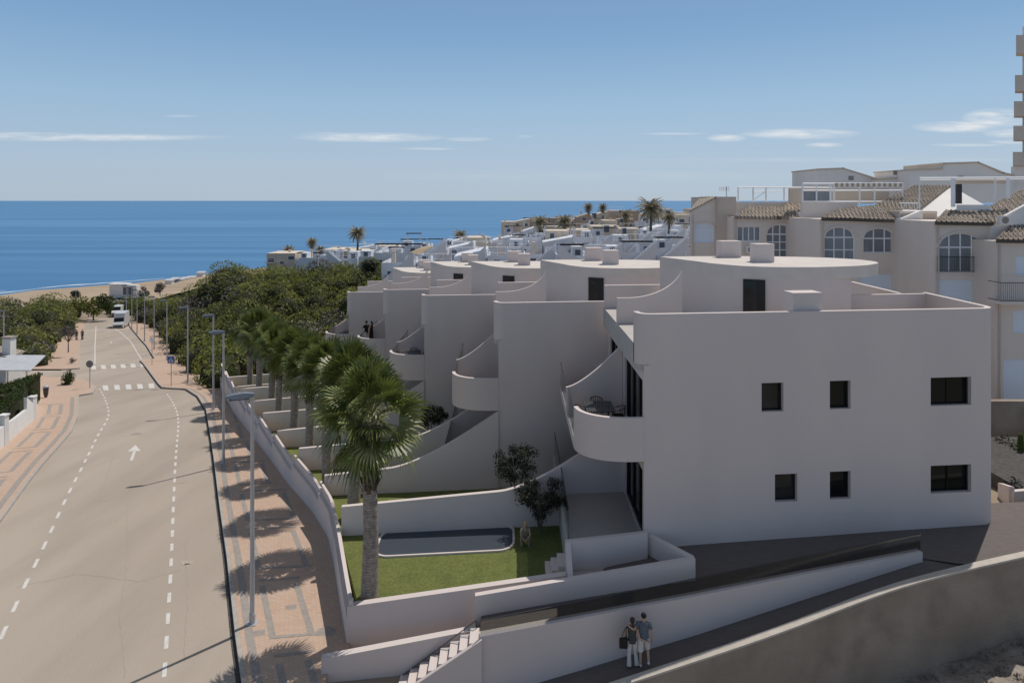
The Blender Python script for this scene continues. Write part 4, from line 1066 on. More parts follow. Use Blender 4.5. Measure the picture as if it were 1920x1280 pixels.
# ------------------------------------------------------------------ vehicles at the end of the street
def car(loc, label, m, rz=0, L_=4.3, W_=1.75, H_=1.5, van=False, group='cars parked at the end of the street'):
    x, y, z = loc; t = thing('parked_car' if not van else 'camper_van', label, 'car' if not van else 'van', loc, group)
    def ring(y0, w, z0, z1): return [(x-w/2,y+y0,z+z0),(x+w/2,y+y0,z+z0),(x+w/2*.96,y+y0,z+z1),(x-w/2*.96,y+y0,z+z1)]
    def loft(rs):
        mb = MB(); vs = sum(rs, []); mb.add(vs, [(3,2,1,0)[::-1]]+[(4*i+a,4*i+(a+1) % 4,4*i+4+(a+1) % 4,4*i+4+a) for i in range(len(rs)-1) for a in range(4)]+[tuple(4*len(rs)-4+a for a in range(4))]); return mb
    h = L_/2
    if van: loft([ring(-h,W_*.92,.35,.9),ring(-h+.25,W_,.3,1.15),ring(-h+.9,W_,.3,1.3),ring(-h+1.2,W_,.3,2.1),ring(-h+1.25,W_,.3,H_),ring(h-.1,W_,.3,H_),ring(h,W_*.95,.4,H_-.1)]).build('body', m, t)
    else:
        loft([ring(-h,W_*.9,.35,.65),ring(-h+.3,W_,.25,.8),ring(-h+1.2,W_,.25,.92),ring(h-.8,W_,.25,.95),ring(h-.1,W_*.95,.3,.9),ring(h,W_*.88,.4,.8)]).build('body', m, t)
        loft([ring(-h+1.1,W_*.86,.9,.93),ring(-h+1.8,W_*.78,.9,H_-.05),ring(h-1.2,W_*.76,.9,H_),ring(h-.6,W_*.82,.9,.95)]).build('cabin', 'car_glass', t)
    if van:
        mb = MB(); mb.add([(x-W_*.44,y-h+.88,z+1.32),(x+W_*.44,y-h+.88,z+1.32),(x+W_*.42,y-h+1.16,z+2.05),(x-W_*.42,y-h+1.16,z+2.05)], [(0,1,2,3)]); mb.build('windscreen', 'car_glass', t)
        mb = MB(); mb.box(x-W_*.4, y-h-.012, z+.45, x+W_*.4, y-h+.02, z+.75); mb.build('grille', 'tyre', t)
    for sx in (-1,1):
        for sy in (-1,1):
            mb = MB(); mb.disc((x+sx*W_*.46,y+sy*h*.62,z+.32), .32, (1,0,0), 16, .2); mb.build('wheel', 'tyre', t)
        mb = MB(); mb.ell((x+sx*W_*.38,y-h+.02,z+(.6 if not van else .85)), (.14,.05,.09)); mb.build('headlight', 'sign_white', t)
    t.rotation_euler = (0,0,rz)
    return t
car(G(227,613), 'silver camper van facing the camera in the lay-by at the end of the street', 'car_paint_0', .30, 5.2, 1.95, 2.9, True)
car(PZ(221,591,g(154)), 'white van parked behind the silver camper van', 'car_paint_2', .3, 4.4, 1.8, 2.2, True)
cl = [('silver car, leftmost of the cars by the beach building',216,562,0,1.3),('dark car, second of the row by the beach building',228,561,1,1.2),('white car, middle of the row by the beach building',240,563,2,1.4),
      ('blue-grey car near the right end of the row by the beach',252,562,3,1.3),('silver car at the right end of the row by the beach',264,561,0,1.2)]
for lab, px, row, m, rz in cl:
    car(PZ(px, row+6, -12.3), lab, 'car_paint_%d' % m, rz)
# beach building
t = thing('beach_building', 'low white flat-roofed building on the sand', 'building', P(230,560,196))
Y = 196; x0 = P(205,0,Y)[0]; x1 = P(258,0,Y)[0]; zb = -13.6; zt = P(0,533,Y)[2]+.5
mb = MB(); mb.box(x0, Y, zb, (x0+x1)/2+.8, Y+2.5, zt-.6); mb.box((x0+x1)/2+.81, Y+.3, zb, x1-.5, Y+2.3, zt-.8); mb.box(x0-.2,Y-.2,zt-.6,(x0+x1)/2+1,Y+2.7,zt-.4); mb.build('wall', 'white_plain', t)
for q in (.55,.74):
    xx = x0+(x1-x0)*q; mb = MB(); mb.box(xx-.5, Y-.05, zb+1.6, xx+.5, Y+.31, zt-1.3); mb.build('window', 'town_window', t)
for i, (px, row, c_) in enumerate([(318,532,'apt_white'),(328,529,'car_paint_3'),(338,530,'sign_white'),(347,528,'car_paint_0'),(358,526,'car_paint_3'),(377,517,'sign_white')]):
    Y = 230+i*5; c = P(px, row, Y); t = thing('beach_kiosk', ['pale hut, leftmost of the beach huts beyond the street','blue hut, second of the beach huts','white hut, third of the beach huts','grey hut, fourth of the beach huts','blue-grey hut, right of the grey one','small white hut alone near the shoreline by the hill'][i], 'hut', (c[0],Y,c[2]-1.5), 'huts on the beach')
    mb = MB(); c = (c[0],c[1],c[2]+.8); mb.box(c[0]-1.1, Y-1, c[2]-3.5, c[0]+1.1, Y+1, c[2]+.3); mb.build('wall', c_, t)
    mb = MB(); mb.prism([(c[0]-1.4,Y-1.3),(c[0]+1.4,Y-1.3),(c[0]+1.4,Y+1.3),(c[0]-1.4,Y+1.3)], c[2]+.3, [c[2]+.45,c[2]+.45,c[2]+.8,c[2]+.8]); mb.build('roof', 'awning', t)

# ------------------------------------------------------------------ town
def town_house(px0, px1, row, Y, m, label, group, stair=0, pergola=0, gable=0, depth=9, seed=0, cat='house'):
    rg = random.Random(seed); x0 = P(px0,0,Y)[0]; x1 = P(px1,0,Y)[0]; zt = P(0,row,Y)[2]; W = x1-x0
    zb = min(float(T(x0,Y)), float(T(x1,Y)), zt-3)-1.5
    t = thing('town_house', label, cat, ((x0+x1)/2, Y, zb), group)
    lowz = zt-rg.uniform(1.9,2.5); hut = rg.uniform(.34,.52); left = rg.random() < .5
    hx0, hx1 = (x0, x0+W*hut) if left else (x1-W*hut, x1); far_ = m != 'town_white'
    mb = MB()
    if gable or far_:
        hx0, hx1 = x0, x1; lowz = zt-.02
        mb.prism([(x0,Y),(x1,Y),(x1,Y+depth),(x0,Y+depth)], zb, [zt-1.3,zt,zt,zt-1.3] if gable else zt)
    else:
        mb.prism([(x0,Y),(x1,Y),(x1,Y+depth),(x0,Y+depth)], zb, lowz)
        mb.wall([(x0+.08,Y+depth-.1),(x0+.08,Y+.08),(x1-.08,Y+.08),(x1-.08,Y+depth-.1)], lowz-.2, lowz+.85, .14)
        mb.prism([(hx0+.2,Y+1.2),(hx1-.2,Y+1.2),(hx1-.2,Y+4.6),(hx0+.2,Y+4.6)], lowz-.2, [zt,zt,zt-.4,zt-.4] if rg.random() < .4 else zt)
    w = mb.build('wall', m, t)
    if not (gable or far_):
        mb = MB(); mb.prism([(x0+.2,Y+.2),(x1-.2,Y+.2),(x1-.2,Y+depth-.2),(x0+.2,Y+depth-.2)], lowz-.1, lowz+.02); mb.build('roof', 'town_roof', t)
        mb = MB(); xx = (hx0+hx1)/2; mb.box(xx-.45, Y+1.16, lowz+.03, xx+.45, Y+1.3, lowz+1.7); mb.build('door', 'town_window', w)
    n = max(1, int(W/2.3))
    for i in range(n):
        if rg.random() < .15: continue
        xx = x0+W*(i+.5)/n+rg.uniform(-.3,.3); ww = rg.choice([.4,.6,.85]); hh = rg.choice([1.0,1.2,1.9]); z = (lowz if not far_ else zt)-rg.choice([1.7,2.4,2.9])
        mb = MB(); mb.box(xx-ww, Y-.04, z, xx+ww, Y+.9, z+hh); f = mb.build('window', 'frame_white', w)
        mb = MB(); mb.box(xx-ww+.08, Y-.06, z+.08, xx+ww-.08, Y+.5, z+hh-.08); mb.build('pane', 'town_window', f)
        if rg.random() < .3:
            mb = MB(); mb.box(xx-ww-.4, Y-1.2, z-.15, xx+ww+.4, Y-.06, z); 
            for k_ in range(5): mb.tube([(xx-ww-.35+(2*ww+.7)*k_/4,Y-1.15,z),(xx-ww-.35+(2*ww+.7)*k_/4,Y-1.15,z+.9)], .03, 4)
            mb.tube([(xx-ww-.35,Y-1.15,z+.9),(xx+ww+.35,Y-1.15,z+.9)], .03, 4); mb.build('balcony', m, t)
    if stair:
        mb = MB(); sw = rg.uniform(4.0,5.5); ri_ = sw*.85; a, b = (0, ri_) if stair < 0 else (ri_, 0)
        xs_ = (x1-sw-.1) if stair < 0 else x0+.1; zb_ = zt-ri_-.3
        for y_ in (-1.75, -.35):
            mb.prism([(xs_,Y+y_-.14),(xs_+sw,Y+y_-.14),(xs_+sw,Y+y_),(xs_,Y+y_)], [zb_+a-1.3,zb_+b-1.3,zb_+b-1.3,zb_+a-1.3], [zb_+a+1.0,zb_+b+1.0,zb_+b+1.0,zb_+a+1.0])
        nst = 14
        for i in range(nst): z = zb_+a+(b-a)*(i+.5)/nst; mb.box(xs_+sw*i/nst, Y-1.74, z-1.0, xs_+sw*(i+1)/nst-.003, Y-.6, z)
        mb.build('outdoor_stair', m, t)
    if rg.random() < .4:
        mb = MB(); xx = rg.uniform(x0+.4,x1-.4); mb.tube([(xx,Y+3,lowz),(xx,Y+3,zt+1.5)], .03, 4)
        for k_ in range(3): mb.tube([(xx-.45,Y+3,zt+1.4-.22*k_),(xx+.35,Y+3,zt+1.4-.22*k_)], .02, 4)
        mb.build('antenna', 'lamp_metal', t)
    if pergola == 1:
        mb = MB()
        for i in range(5): xx = x0+.2+(W-.4)*i/4; mb.tube([(xx,Y+.2,lowz-.1),(xx,Y+.2,zt+.3)], .045, 4)
        mb.tube([(x0+.2,Y+.2,zt+.3),(x1-.2,Y+.2,zt+.3)], .045, 4); mb.tube([(x0+.2,Y+.2,lowz+1.3),(x1-.2,Y+.2,lowz+1.3)], .03, 4); mb.build('roof_railing', 'frame_white', t)
    elif pergola == 2:
        mb = MB()
        for xx in (x0+.4, x1-.4):
            for yy in (Y+.4, Y+3): mb.tube([(xx,yy,lowz-.1),(xx,yy,lowz+2.5)], .07, 4)
        for k_ in range(9): mb.box(x0+.1, Y+.1+.36*k_, lowz+2.5, x1-.1, Y+.26+.36*k_, lowz+2.62); mb.build('pergola_frame', 'frame_white', t)
    if rg.random() < .45:
        mb = MB(); xx = rg.uniform(x0+.5,x1-.9); mb.box(xx, Y+5, lowz-.3, xx+.6, Y+5.6, zt+.5); mb.box(xx-.08, Y+4.92, zt+.5, xx+.68, Y+5.68, zt+.6); mb.build('chimney', 'town_cream', t)
    return t
ordn = ['first','second','third','fourth','fifth','sixth','seventh','eighth','ninth','tenth','eleventh','twelfth','thirteenth','fourteenth','fifteenth','sixteenth','seventeenth','eighteenth','nineteenth','twentieth']
rg = random.Random(21)
def skyline(px, tab): return float(np.interp(px, [a for a, b in tab], [b for a, b in tab]))
rowsT = [
 ('farthest town row', 'brown and cream far houses', 235, [(935,424),(960,417),(1000,419),(1060,413),(1090,405),(1120,405),(1160,403),(1200,402),(1290,400)], 940, 1295, (20,34), ['town_cream','town_brown','town_cream'], 0),
 ('second farthest town row', 'cream far houses', 200, [(940,432),(1000,430),(1080,424),(1150,416),(1290,412)], 945, 1300, (24,36), ['town_cream','town_white','town_brown'], 0),
 ('upper middle town row', 'white houses of the middle town', 182, [(490,486),(560,480),(620,474),(700,467),(780,456),(900,450),(1000,441),(1100,434),(1200,430),(1300,426)], 500, 1310, (36,58), ['town_white']*5+['town_cream'], .35),
 ('lower middle town row', 'white houses of the lower middle town', 150, [(585,486),(640,482),(720,474),(830,462),(950,456),(1050,448),(1150,444),(1300,440)], 615, 1310, (48,72), ['town_white'], .8),
 ('central town row', 'white houses of the central town', 166, [(540,488),(620,479),(700,471),(800,459),(900,453),(1000,445),(1100,439),(1200,436),(1300,432)], 560, 1310, (30,50), ['town_white']*6+['town_cream'], .6),
 ('nearest town row', 'white houses nearest to the villas', 118, [(640,500),(720,488),(850,478),(960,474),(1060,468),(1150,464),(1300,458)], 715, 1330, (50,74), ['town_white'], .85)]
for ri, (rname, gname, Y, tab, pa, pb, wr, ms, sp) in enumerate(rowsT):
    px = pa; i = 0
    while px < pb and i < 20:
        w = rg.uniform(*wr); row = skyline(px+w/2, tab)+rg.uniform(-6,3)-4; m = rg.choice(ms)
        st = (1 if rg.random() < .12 else -1) if rg.random() < sp else 0
        col = {'town_white':'white','town_cream':'cream','town_brown':'brown'}[m]
        pe_ = rg.choice([0,1,1,2]) if m == 'town_white' else rg.choice([0,0,0,1]); ga = 1 if rg.random() < .2 else 0
        lab = '%s%s house%s%s, %s from left in the %s' % (col, ' gabled' if ga else '', ', outdoor stair' if st else '', ['',', rooftop railing',', rooftop pergola'][pe_], ordn[i], rname)
        town_house(px, px+w*.97, row, Y+rg.uniform(-6,6), m, lab, gname, st, pe_, ga, seed=ri*40+i)
        px += w; i += 1
town_house(700, 790, 462, 140, 'town_white', 'larger white house front with a glazed upper gallery, below the tall date palm', 'white houses of the lower middle town', 0, 2, seed=901)
# tan sail awning between the white roofs
a = P(768,473,135); b = P(785,478,133); c = P(812,462,135); d = P(797,461,138)
mb = MB(); mb.add([a,b,c,d,(a[0],a[1],a[2]-.1),(b[0],b[1],b[2]-.1),(c[0],c[1],c[2]-.1),(d[0],d[1],d[2]-.1)], [(0,1,2,3),(7,6,5,4),(0,4,5,1),(1,5,6,2),(2,6,7,3),(3,7,4,0)])
mb.build('shade_awning', 'stripe_tan', label='tilted tan shade awning between the white roofs of the town', cat='awning')

# ------------------------------------------------------------------ apartment houses on the right
def tile_roof(par, c00, c10, c11, c01, name='roof'):
    """c00-c10 eave, c01-c11 ridge; curved tile courses run up the slope"""
    c = [Vector(p) for p in (c00,c10,c11,c01)]; W = (c[1]-c[0]).length; n = max(6, int(W/.32))*4; mcount = max(4, int((c[3]-c[0]).length/.42))*2; mb = MB(); vs = []
    for i in range(n+1):
        for q in range(mcount+1):
            u, v = i/n, q/mcount
            p = c[0]*(1-u)*(1-v)+c[1]*u*(1-v)+c[2]*u*v+c[3]*(1-u)*v; p.z += .065*math.sin(i*math.pi/2)+(.05 if q % 2 else 0); vs.append(p)
    k = mcount+1
    mb.add(vs, [(i*k+q, i*k+k+q, i*k+k+q+1, i*k+q+1) for i in range(n) for q in range(mcount)])
    o = [v-Vector((0,0,.22)) for v in c]
    mb.add([c[0],c[1],c[2],c[3]]+o, [(0,4,5,1)[::-1],(1,5,6,2)[::-1],(2,6,7,3)[::-1],(3,7,4,0)[::-1],(4,5,6,7)])
    return mb.build(name, 'tiles', par)
ag = 'beige apartment houses behind the villas'
def aw(px, Y): return (px-960)/F*Y
def az(row, Y): return CAMZ-(row-HY)*Y/F
def module(label, Y, px0, px1, row_top, wins, depth, ground=-2, wallm='apt_wall', skew=0):
    t = thing('apartment_house', label, 'apartment house', (aw(px0,Y), Y, ground), ag)
    x0, x1 = aw(px0,Y), aw(px1,Y); mb = MB(); hs = []
    for w in wins:
        hs.append((aw(w[0],Y)-x0, aw(w[1],Y)-x0, az(w[3],Y), az(w[2],Y), w[4] if len(w) > 4 else 0))
    zt = az(row_top,Y)
    panel(mb, (x0,Y), (1,0), x1-x0, ground, zt, hs, .25)
    bx0 = x0+skew
    mb.add([(x0,Y,ground),(x0,Y,zt),(bx0,Y+depth,zt),(bx0,Y+depth,ground)], [(0,1,2,3)]); mb.add([(x1,Y,ground),(x1,Y,zt),(x1,Y+depth,zt),(x1,Y+depth,ground)], [(3,2,1,0)])
    mb.add([(x0,Y+.3,zt),(x1,Y+.3,zt),(x1,Y+depth,zt),(bx0,Y+depth,zt)], [(0,1,2,3)])
    wo = mb.build('wall', wallm, t)
    mb = MB(); mb.box(x0+.02, Y-.06, zt-.16, x1-.02, Y+.02, zt-.02)
    for zc in (az(505,Y) if Y > 47 else az(514,Y),): mb.box(x0+.02, Y-.05, zc-.08, x1-.02, Y+.02, zc)
    mb.build('string_course', 'apt_wall', wo)
    mb = MB(); mb.tube([(x0+.25,Y-.08,zt-.2),(x0+.25,Y-.08,ground)], .055, 8); mb.build('drainpipe', 'apt_wall_shade', wo)
    for w, h in zip(wins, hs):
        if h[4]:                         # raised surround of the arch
            mb = MB(); n = 16; hw = (h[1]-h[0])/2; cxa = (h[0]+h[1])/2; pr = None
            pts_ = [(x0+cxa-hw*1.06*math.cos(math.pi*i_/n), Y-.02, h[3]-h[4]+h[4]*1.12*math.sin(math.pi*i_/n)) for i_ in range(n+1)]
            mb.tube(pts_, .085, 6); mb.build('arch_surround', 'apt_wall', wo)
        typ = w[5] if len(w) > 5 else 'glass'
        if typ == 'shutter': window(wo, (x0,Y), (1,0), *h, d=.12, fm='frame_white', gm='shutter', nv=0, fw=.04, kind='shutter_window')
        else: window(wo, (x0,Y), (1,0), *h, d=.12, fm='frame_white', gm='apt_glass', nv=w[6] if len(w) > 6 else 3, nh=w[7] if len(w) > 7 else 1, fw=.065, rail=h[2]+1.0 if typ == 'rail' else None)
    return t
def ac(par, px, row, Y, name='air_conditioner'):
    x, y, z = P(px,row,Y-.45); mb = MB(); mb.box(x-.42,y,z-.3,x+.42,y+.34,z+.3); o = mb.build(name, 'apt_white', par)
    mb = MB(); mb.disc((x-.1,y-.01,z), .22, (0,1,0), 16, .03); mb.build('fan_grille', 'grey_paver', o)
# far left gable with white blind
t = module('beige gable-ended apartment house with a white arched blind, leftmost of the group', 58, 1293, 1342, 398, [(1299,1338,417,455,.45,'shutter')], 6, -1, skew=1.75)
mb = MB(); Y = 58; mb.prism([(aw(1293,Y),Y),(aw(1342,Y),Y),(aw(1342,Y)+.3,Y+6),(aw(1293,Y)+1.75,Y+6)], az(398,Y), [az(397,Y),az(370,Y),az(370,Y),az(397,Y)]); mb.build('gable', 'apt_wall', t)
mb = MB(); mb.prism([(aw(1291,Y),Y-.15),(aw(1343,Y),Y-.15),(aw(1343,Y)+.3,Y+6),(aw(1291,Y)+1.75,Y+6)], [az(398,Y),az(370.5,Y),az(370.5,Y),az(398,Y)], [az(396,Y),az(368,Y),az(368,Y),az(396,Y)]); mb.build('roof', 'tiles', t)
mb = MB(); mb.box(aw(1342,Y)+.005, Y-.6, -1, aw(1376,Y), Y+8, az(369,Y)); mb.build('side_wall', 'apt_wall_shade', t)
mb = MB(); x = aw(1362,57); mb.tube([(x,57,az(369,57)),(x,57,az(350,57))], .03, 5)
for q in (351,354,357): mb.tube([(x-.6,57,az(q,57)),(x+.3,57,az(q,57))], .018, 4)
for q in range(6): mb.tube([(x-.55+.15*q,57,az(350,57)),(x-.55+.15*q,57,az(358,57))], .012, 4)
mb.build('antenna', 'lamp_metal', t)
# module 1
Y = 56
t = module('beige apartment house with a square window left of a tall arched window', Y, 1373, 1531, 407, [(1383,1426,425,452,0,'glass',3,0),(1437,1489,421,498,.8,'glass',3,3)], 9, -1)
tile_roof(t, (aw(1374,Y),Y-.35,az(405,Y)), (aw(1462,Y),Y-.35,az(407,Y)), (aw(1475,Y+2),Y+2,az(388,Y+2)), (aw(1405,Y+2),Y+2,az(387,Y+2)))
mb = MB(); mb.box(aw(1492,Y),Y-1.5,-1,aw(1530,Y),Y-.01,az(397,Y)); mb.build('pier', 'apt_wall', t)
tile_roof(t, (aw(1445,Y),Y-.32,az(405,Y)), (aw(1493,Y),Y-.7,az(407,Y)), (aw(1532,Y+2.3),Y+2.3,az(378,Y+2.3)), (aw(1478,Y+2.3),Y+2.3,az(380,Y+2.3)))
mb = MB(); mb.box(aw(1374,Y), Y+2.4, az(400,Y), aw(1530,Y), Y+2.7, az(379,Y)); mb.build('roof_parapet', 'apt_wall', t)
ac(t, 1410, 468, Y)
mb = MB()                                # white pergola frames on the roof
for px in (1384,1412,1436,1470,1503): mb.tube([(aw(px,Y+3),Y+3,az(379,Y)),(aw(px,Y+3),Y+3,az(351,Y+3))], .07, 4)
mb.tube([(aw(1384,Y+3),Y+3,az(351,Y+3)),(aw(1560,Y+3),Y+3,az(352,Y+3))], .07, 4)
mb.tube([(aw(1410,Y+3),Y+3,az(360,Y+3)),(aw(1460,Y+3),Y+3,az(359,Y+3))], .05, 4); mb.tube([(aw(1412,Y+3),Y+3,az(376,Y+3)),(aw(1434,Y+3),Y+3,az(360,Y+3))], .04, 4)
mb.build('roof_frame', 'frame_white', t)
# module 2
Y = 50
t = module('beige apartment house with two wide arched windows, middle of the group', Y, 1536, 1690, 411, [(1546,1603,426,492,.75,'glass',2,1),(1619,1680,428,474,.75,'glass',2,0),(1612,1680,514,556,0,'shutter')], 9, -1)
tile_roof(t, (aw(1588,Y),Y-.4,az(409,Y)), (aw(1690,Y),Y-.4,az(412,Y)), (aw(1784,Y+7),Y+7,az(348,Y+7)), (aw(1716,Y+7),Y+7,az(348,Y+7)))
mb = MB(); mb.prism([(aw(1686,Y),Y+.3),(aw(1784,Y+7),Y+6.9),(aw(1845,Y+7),Y+7.0),(aw(1790,Y),Y+.5)], -1, [az(414,Y),az(350,Y+7),az(384,Y+7),az(404,Y)]); mb.build('gable', 'apt_white', t)
tile_roof(t, (aw(1535,Y),Y-.42,az(408,Y)), (aw(1602,Y),Y-.42,az(409,Y)), (aw(1640,Y+2.4),Y+2.4,az(385,Y+2.4)), (aw(1573,Y+1.6),Y+1.6,az(391,Y+1.6)))
mb = MB(); mb.box(aw(1531,Y), Y+2.5, az(410,Y), aw(1640,Y), Y+2.8, az(379,Y)); mb.build('roof_parapet', 'apt_wall', t)
# glazed roof terrace of the middle house
t2 = thing('roof_pavilion', 'white glazed roof terrace with brown and white striped valance', 'roof terrace', (aw(1600,55), 55, az(379,55)))
Y = 54
mb = MB()
for px in (1505,1531,1557,1564,1612,1640,1692): mb.tube([(aw(px,Y),Y,az(382,Y)),(aw(px,Y),Y,az(344,Y))], .07, 4)
for r_ in (344,357,378): mb.tube([(aw(1505,Y),Y,az(r_,Y)),(aw(1692,Y),Y,az(r_,Y))], .06, 4)
mb.build('frame', 'frame_white', t2)
mb = MB(); mb.box(aw(1507,Y), Y+.1, az(376,Y), aw(1556,Y), Y+.14, az(359,Y)); mb.build('pane', 'apt_glass', t2)
mb = MB(); mb.box(aw(1505,Y), Y+2.5, az(382,Y), aw(1700,Y), Y+2.8, az(352,Y)); mb.build('back_wall', 'town_cream', t2)
for k_, m_ in ((0,'stripe_tan'),(1,'apt_white')):
    mb = MB()
    for q in range(26):
        if q % 2 == k_: mb.box(aw(1565+5*q,Y), Y-.1, az(350,Y), aw(1570+5*q,Y)-.003, Y-.06, az(343.5,Y))
    mb.build('valance', m_, t2)
# recess and module 3
Y = 48
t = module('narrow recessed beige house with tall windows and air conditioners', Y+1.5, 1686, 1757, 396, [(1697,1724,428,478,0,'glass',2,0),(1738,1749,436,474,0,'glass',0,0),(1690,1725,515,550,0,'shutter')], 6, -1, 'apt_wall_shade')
ac(t, 1712, 490, Y+1.5); ac(t, 1746, 488, Y+1.5)
mb = MB(); mb.prism([(aw(1690,Y+1),Y+1),(aw(1730,Y+1),Y+1),(aw(1730,Y+1),Y+5),(aw(1690,Y+1),Y+5)], az(412,Y+1), [az(410,Y+1),az(394,Y+1),az(394,Y+1),az(410,Y+1)]); mb.build('gable', 'apt_white', t)
Y = 45
t = module('beige apartment house with a large arched window behind a black balcony rail', Y, 1751, 1862, 415, [(1760,1845,437,510,.95,'rail',3,0),(1756,1843,524,566,0,'shutter')], 9, -1)
tile_roof(t, (aw(1746,Y),Y-.4,az(415,Y)), (aw(1852,Y),Y-.4,az(417,Y)), (aw(1868,Y+2.2),Y+2.2,az(394,Y+2.2)), (aw(1773,Y+2.2),Y+2.2,az(394,Y+2.2)))
tile_roof(t, (aw(1822,Y+.8),Y+.8,az(404,Y+.8)), (aw(1853,Y),Y-.45,az(416,Y)), (aw(1960,Y+5),Y+5,az(362,Y+5)), (aw(1915,Y+6),Y+6,az(357,Y+6)))
mb = MB(); mb.prism([(aw(1853,Y),Y-.2),(aw(1960,Y),Y-.2),(aw(1960,Y),Y+.1),(aw(1853,Y),Y+.1)], az(450,Y), [az(420,Y),az(362,Y),az(362,Y),az(420,Y)]); mb.build('gable', 'apt_white', t)
ac(t, 1888, 413, Y-.3)
Y = 43
t = module('beige apartment house cut by the right photo edge, with a small black balcony', Y, 1866, 1990, 452, [(1905,1945,480,518,0,'shutter'),(1900,1945,582,624,0,'shutter'),(1882,1940,673,752,0,'shutter')], 9, -1)
tile_roof(t, (aw(1859,Y),Y-.4,az(448,Y)), (aw(1995,Y),Y-.4,az(450,Y)), (aw(1998,Y+3),Y+3,az(400,Y+3)), (aw(1905,Y+3),Y+3,az(412,Y+3)))
x0, x1 = aw(1877,Y-1.2), aw(1960,Y-1.2)
mb = MB(); mb.box(x0, Y-1.2, az(560,Y)-.2, x1, Y+.0, az(560,Y)); b_ = mb.build('balcony', 'apt_wall', t)
mb = MB(); zz = az(560,Y)
for q in (0.05,1.15): mb.tube([(x0,Y-.05,zz+q),(x0,Y-1.2,zz+q),(x1,Y-1.2,zz+q)], .022, 4)
for i in range(22): xx = x0+(x1-x0)*i/21; mb.tube([(xx,Y-1.2,zz+.05),(xx,Y-1.2,zz+1.15)], .012, 4)
mb.build('railing', 'iron', b_)
# white roof volumes behind
for lab, Y, pts, rb in (('white roof house with a sloping top, standing above the striped valance', 66, [(1533,319),(1580,317),(1640,336),(1660,345)], 380),
                        ('long white roof volume with a raised box, highest of the roofs on the right', 62, [(1705,320),(1765,318),(1767,308),(1833,306),(1880,326),(1900,330)], 380),
                        ('low white roof strip between the two taller roof volumes', 64, [(1655,337),(1708,334)], 370)):
    t = thing('roof_house', lab, 'roof house', (aw(pts[0][0],Y), Y, az(rb,Y)), 'white roof houses above the apartments')
    mb = MB(); vs = [(aw(a,Y),Y,az(b,Y)) for a, b in pts]; x0 = vs[0][0]; x1 = vs[-1][0]; n = len(vs)
    ring = [(x0,Y,az(rb,Y)),(x1,Y,az(rb,Y))]+vs[::-1]; m_ = len(ring)
    mb.add(ring+[(x,y+6,z) for x,y,z in ring], [tuple(range(m_)), tuple(range(m_,2*m_))[::-1]]+[(i,(i+1) % m_,m_+(i+1) % m_,m_+i)[::-1] for i in range(m_)])
    mb.build('wall', 'apt_white', t)
    mb = MB()
    for p, q in zip(vs, vs[1:]): mb.prism([(p[0]-.05,Y-.15),(q[0]+.05,Y-.15),(q[0]+.05,Y+6.1),(p[0]-.05,Y+6.1)], [p[2]+.01,q[2]+.01,q[2]+.01,p[2]+.01], [p[2]+.14,q[2]+.14,q[2]+.14,p[2]+.14])
    mb.build('roof_edge', 'town_cream', t)
    mb = MB(); xx = (x0+x1)/2; mb.box(xx-.3,Y-.03,az(rb-46,Y)-.2,xx+.2,Y+.1,az(rb-50,Y)); mb.build('vent', 'grey_paver', t)
t = thing('roof_pergola', 'white pergola of thin posts over the right-hand tiled roofs', 'pergola', (aw(1780,47),47,az(394,47)))
mb = MB(); Y = 47
for px, r0, w in ((1724,392,.06),(1787,388,.16),(1866,372,.06),(1890,372,.14)): mb.tube([(aw(px,Y),Y,az(r0,Y)),(aw(px,Y),Y,az(334,Y))], w, 4)
mb.tube([(aw(1724,Y),Y,az(334,Y)),(aw(1925,Y),Y,az(333,Y))], .07, 4); mb.tube([(aw(1724,Y+4),Y+4,az(337,Y+4)),(aw(1925,Y+4),Y+4,az(336,Y+4))], .06, 4); mb.build('frame', 'frame_white', t)
mb = MB(); mb.tube([(aw(1795,Y),Y+.3,az(340,Y)),(aw(1898,Y),Y+.3,az(340,Y))], .17, 10); mb.build('rolled_awning', 'apt_wall_shade', t)
mb = MB(); mb.box(aw(1803,Y),Y+.4,az(382,Y),aw(1811,Y),Y+.7,az(345,Y)); mb.build('flue', 'iron', t)
mb = MB(); mb.box(aw(1790,Y),Y-.3,az(395,Y),aw(1852,Y),Y-.2,az(384,Y)); mb.build('low_parapet', 'apt_white', t)
mb = MB(); 
for px in range(1690,1722,5): mb.tube([(aw(px,Y),Y,az(394,Y)),(aw(px,Y),Y,az(382,Y))], .02, 4)
mb.tube([(aw(1686,Y),Y,az(381,Y)),(aw(1722,Y),Y,az(381,Y))], .035, 4); mb.build('railing', 'frame_white', t)
# tower
Y = 75; t = thing('apartment_tower', 'tall beige tower with stacked balconies at the right photo edge', 'tower', (aw(1930,Y),Y,0))
mb = MB(); xa = aw(1917,Y); mb.prism([(xa,Y),(xa+9,Y),(xa+19,Y+12),(xa+9.6,Y+12)],-1,az(50,Y)); mb.build('wall', 'apt_wall', t)
for r0, r1, px in ((66,100,1905),(141,171,1903),(190,218,1901),(236,263,1900),(285,311,1899)):
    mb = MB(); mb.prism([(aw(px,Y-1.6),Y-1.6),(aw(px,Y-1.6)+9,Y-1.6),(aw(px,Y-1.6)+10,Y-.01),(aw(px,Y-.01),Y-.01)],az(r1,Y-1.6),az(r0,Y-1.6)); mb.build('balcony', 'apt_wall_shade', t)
mb = MB(); mb.box(aw(1908,Y-1),Y-1,-1,aw(1921,Y-1),Y-.02,az(312,Y-1)); mb.build('pillar', 'apt_white', t)
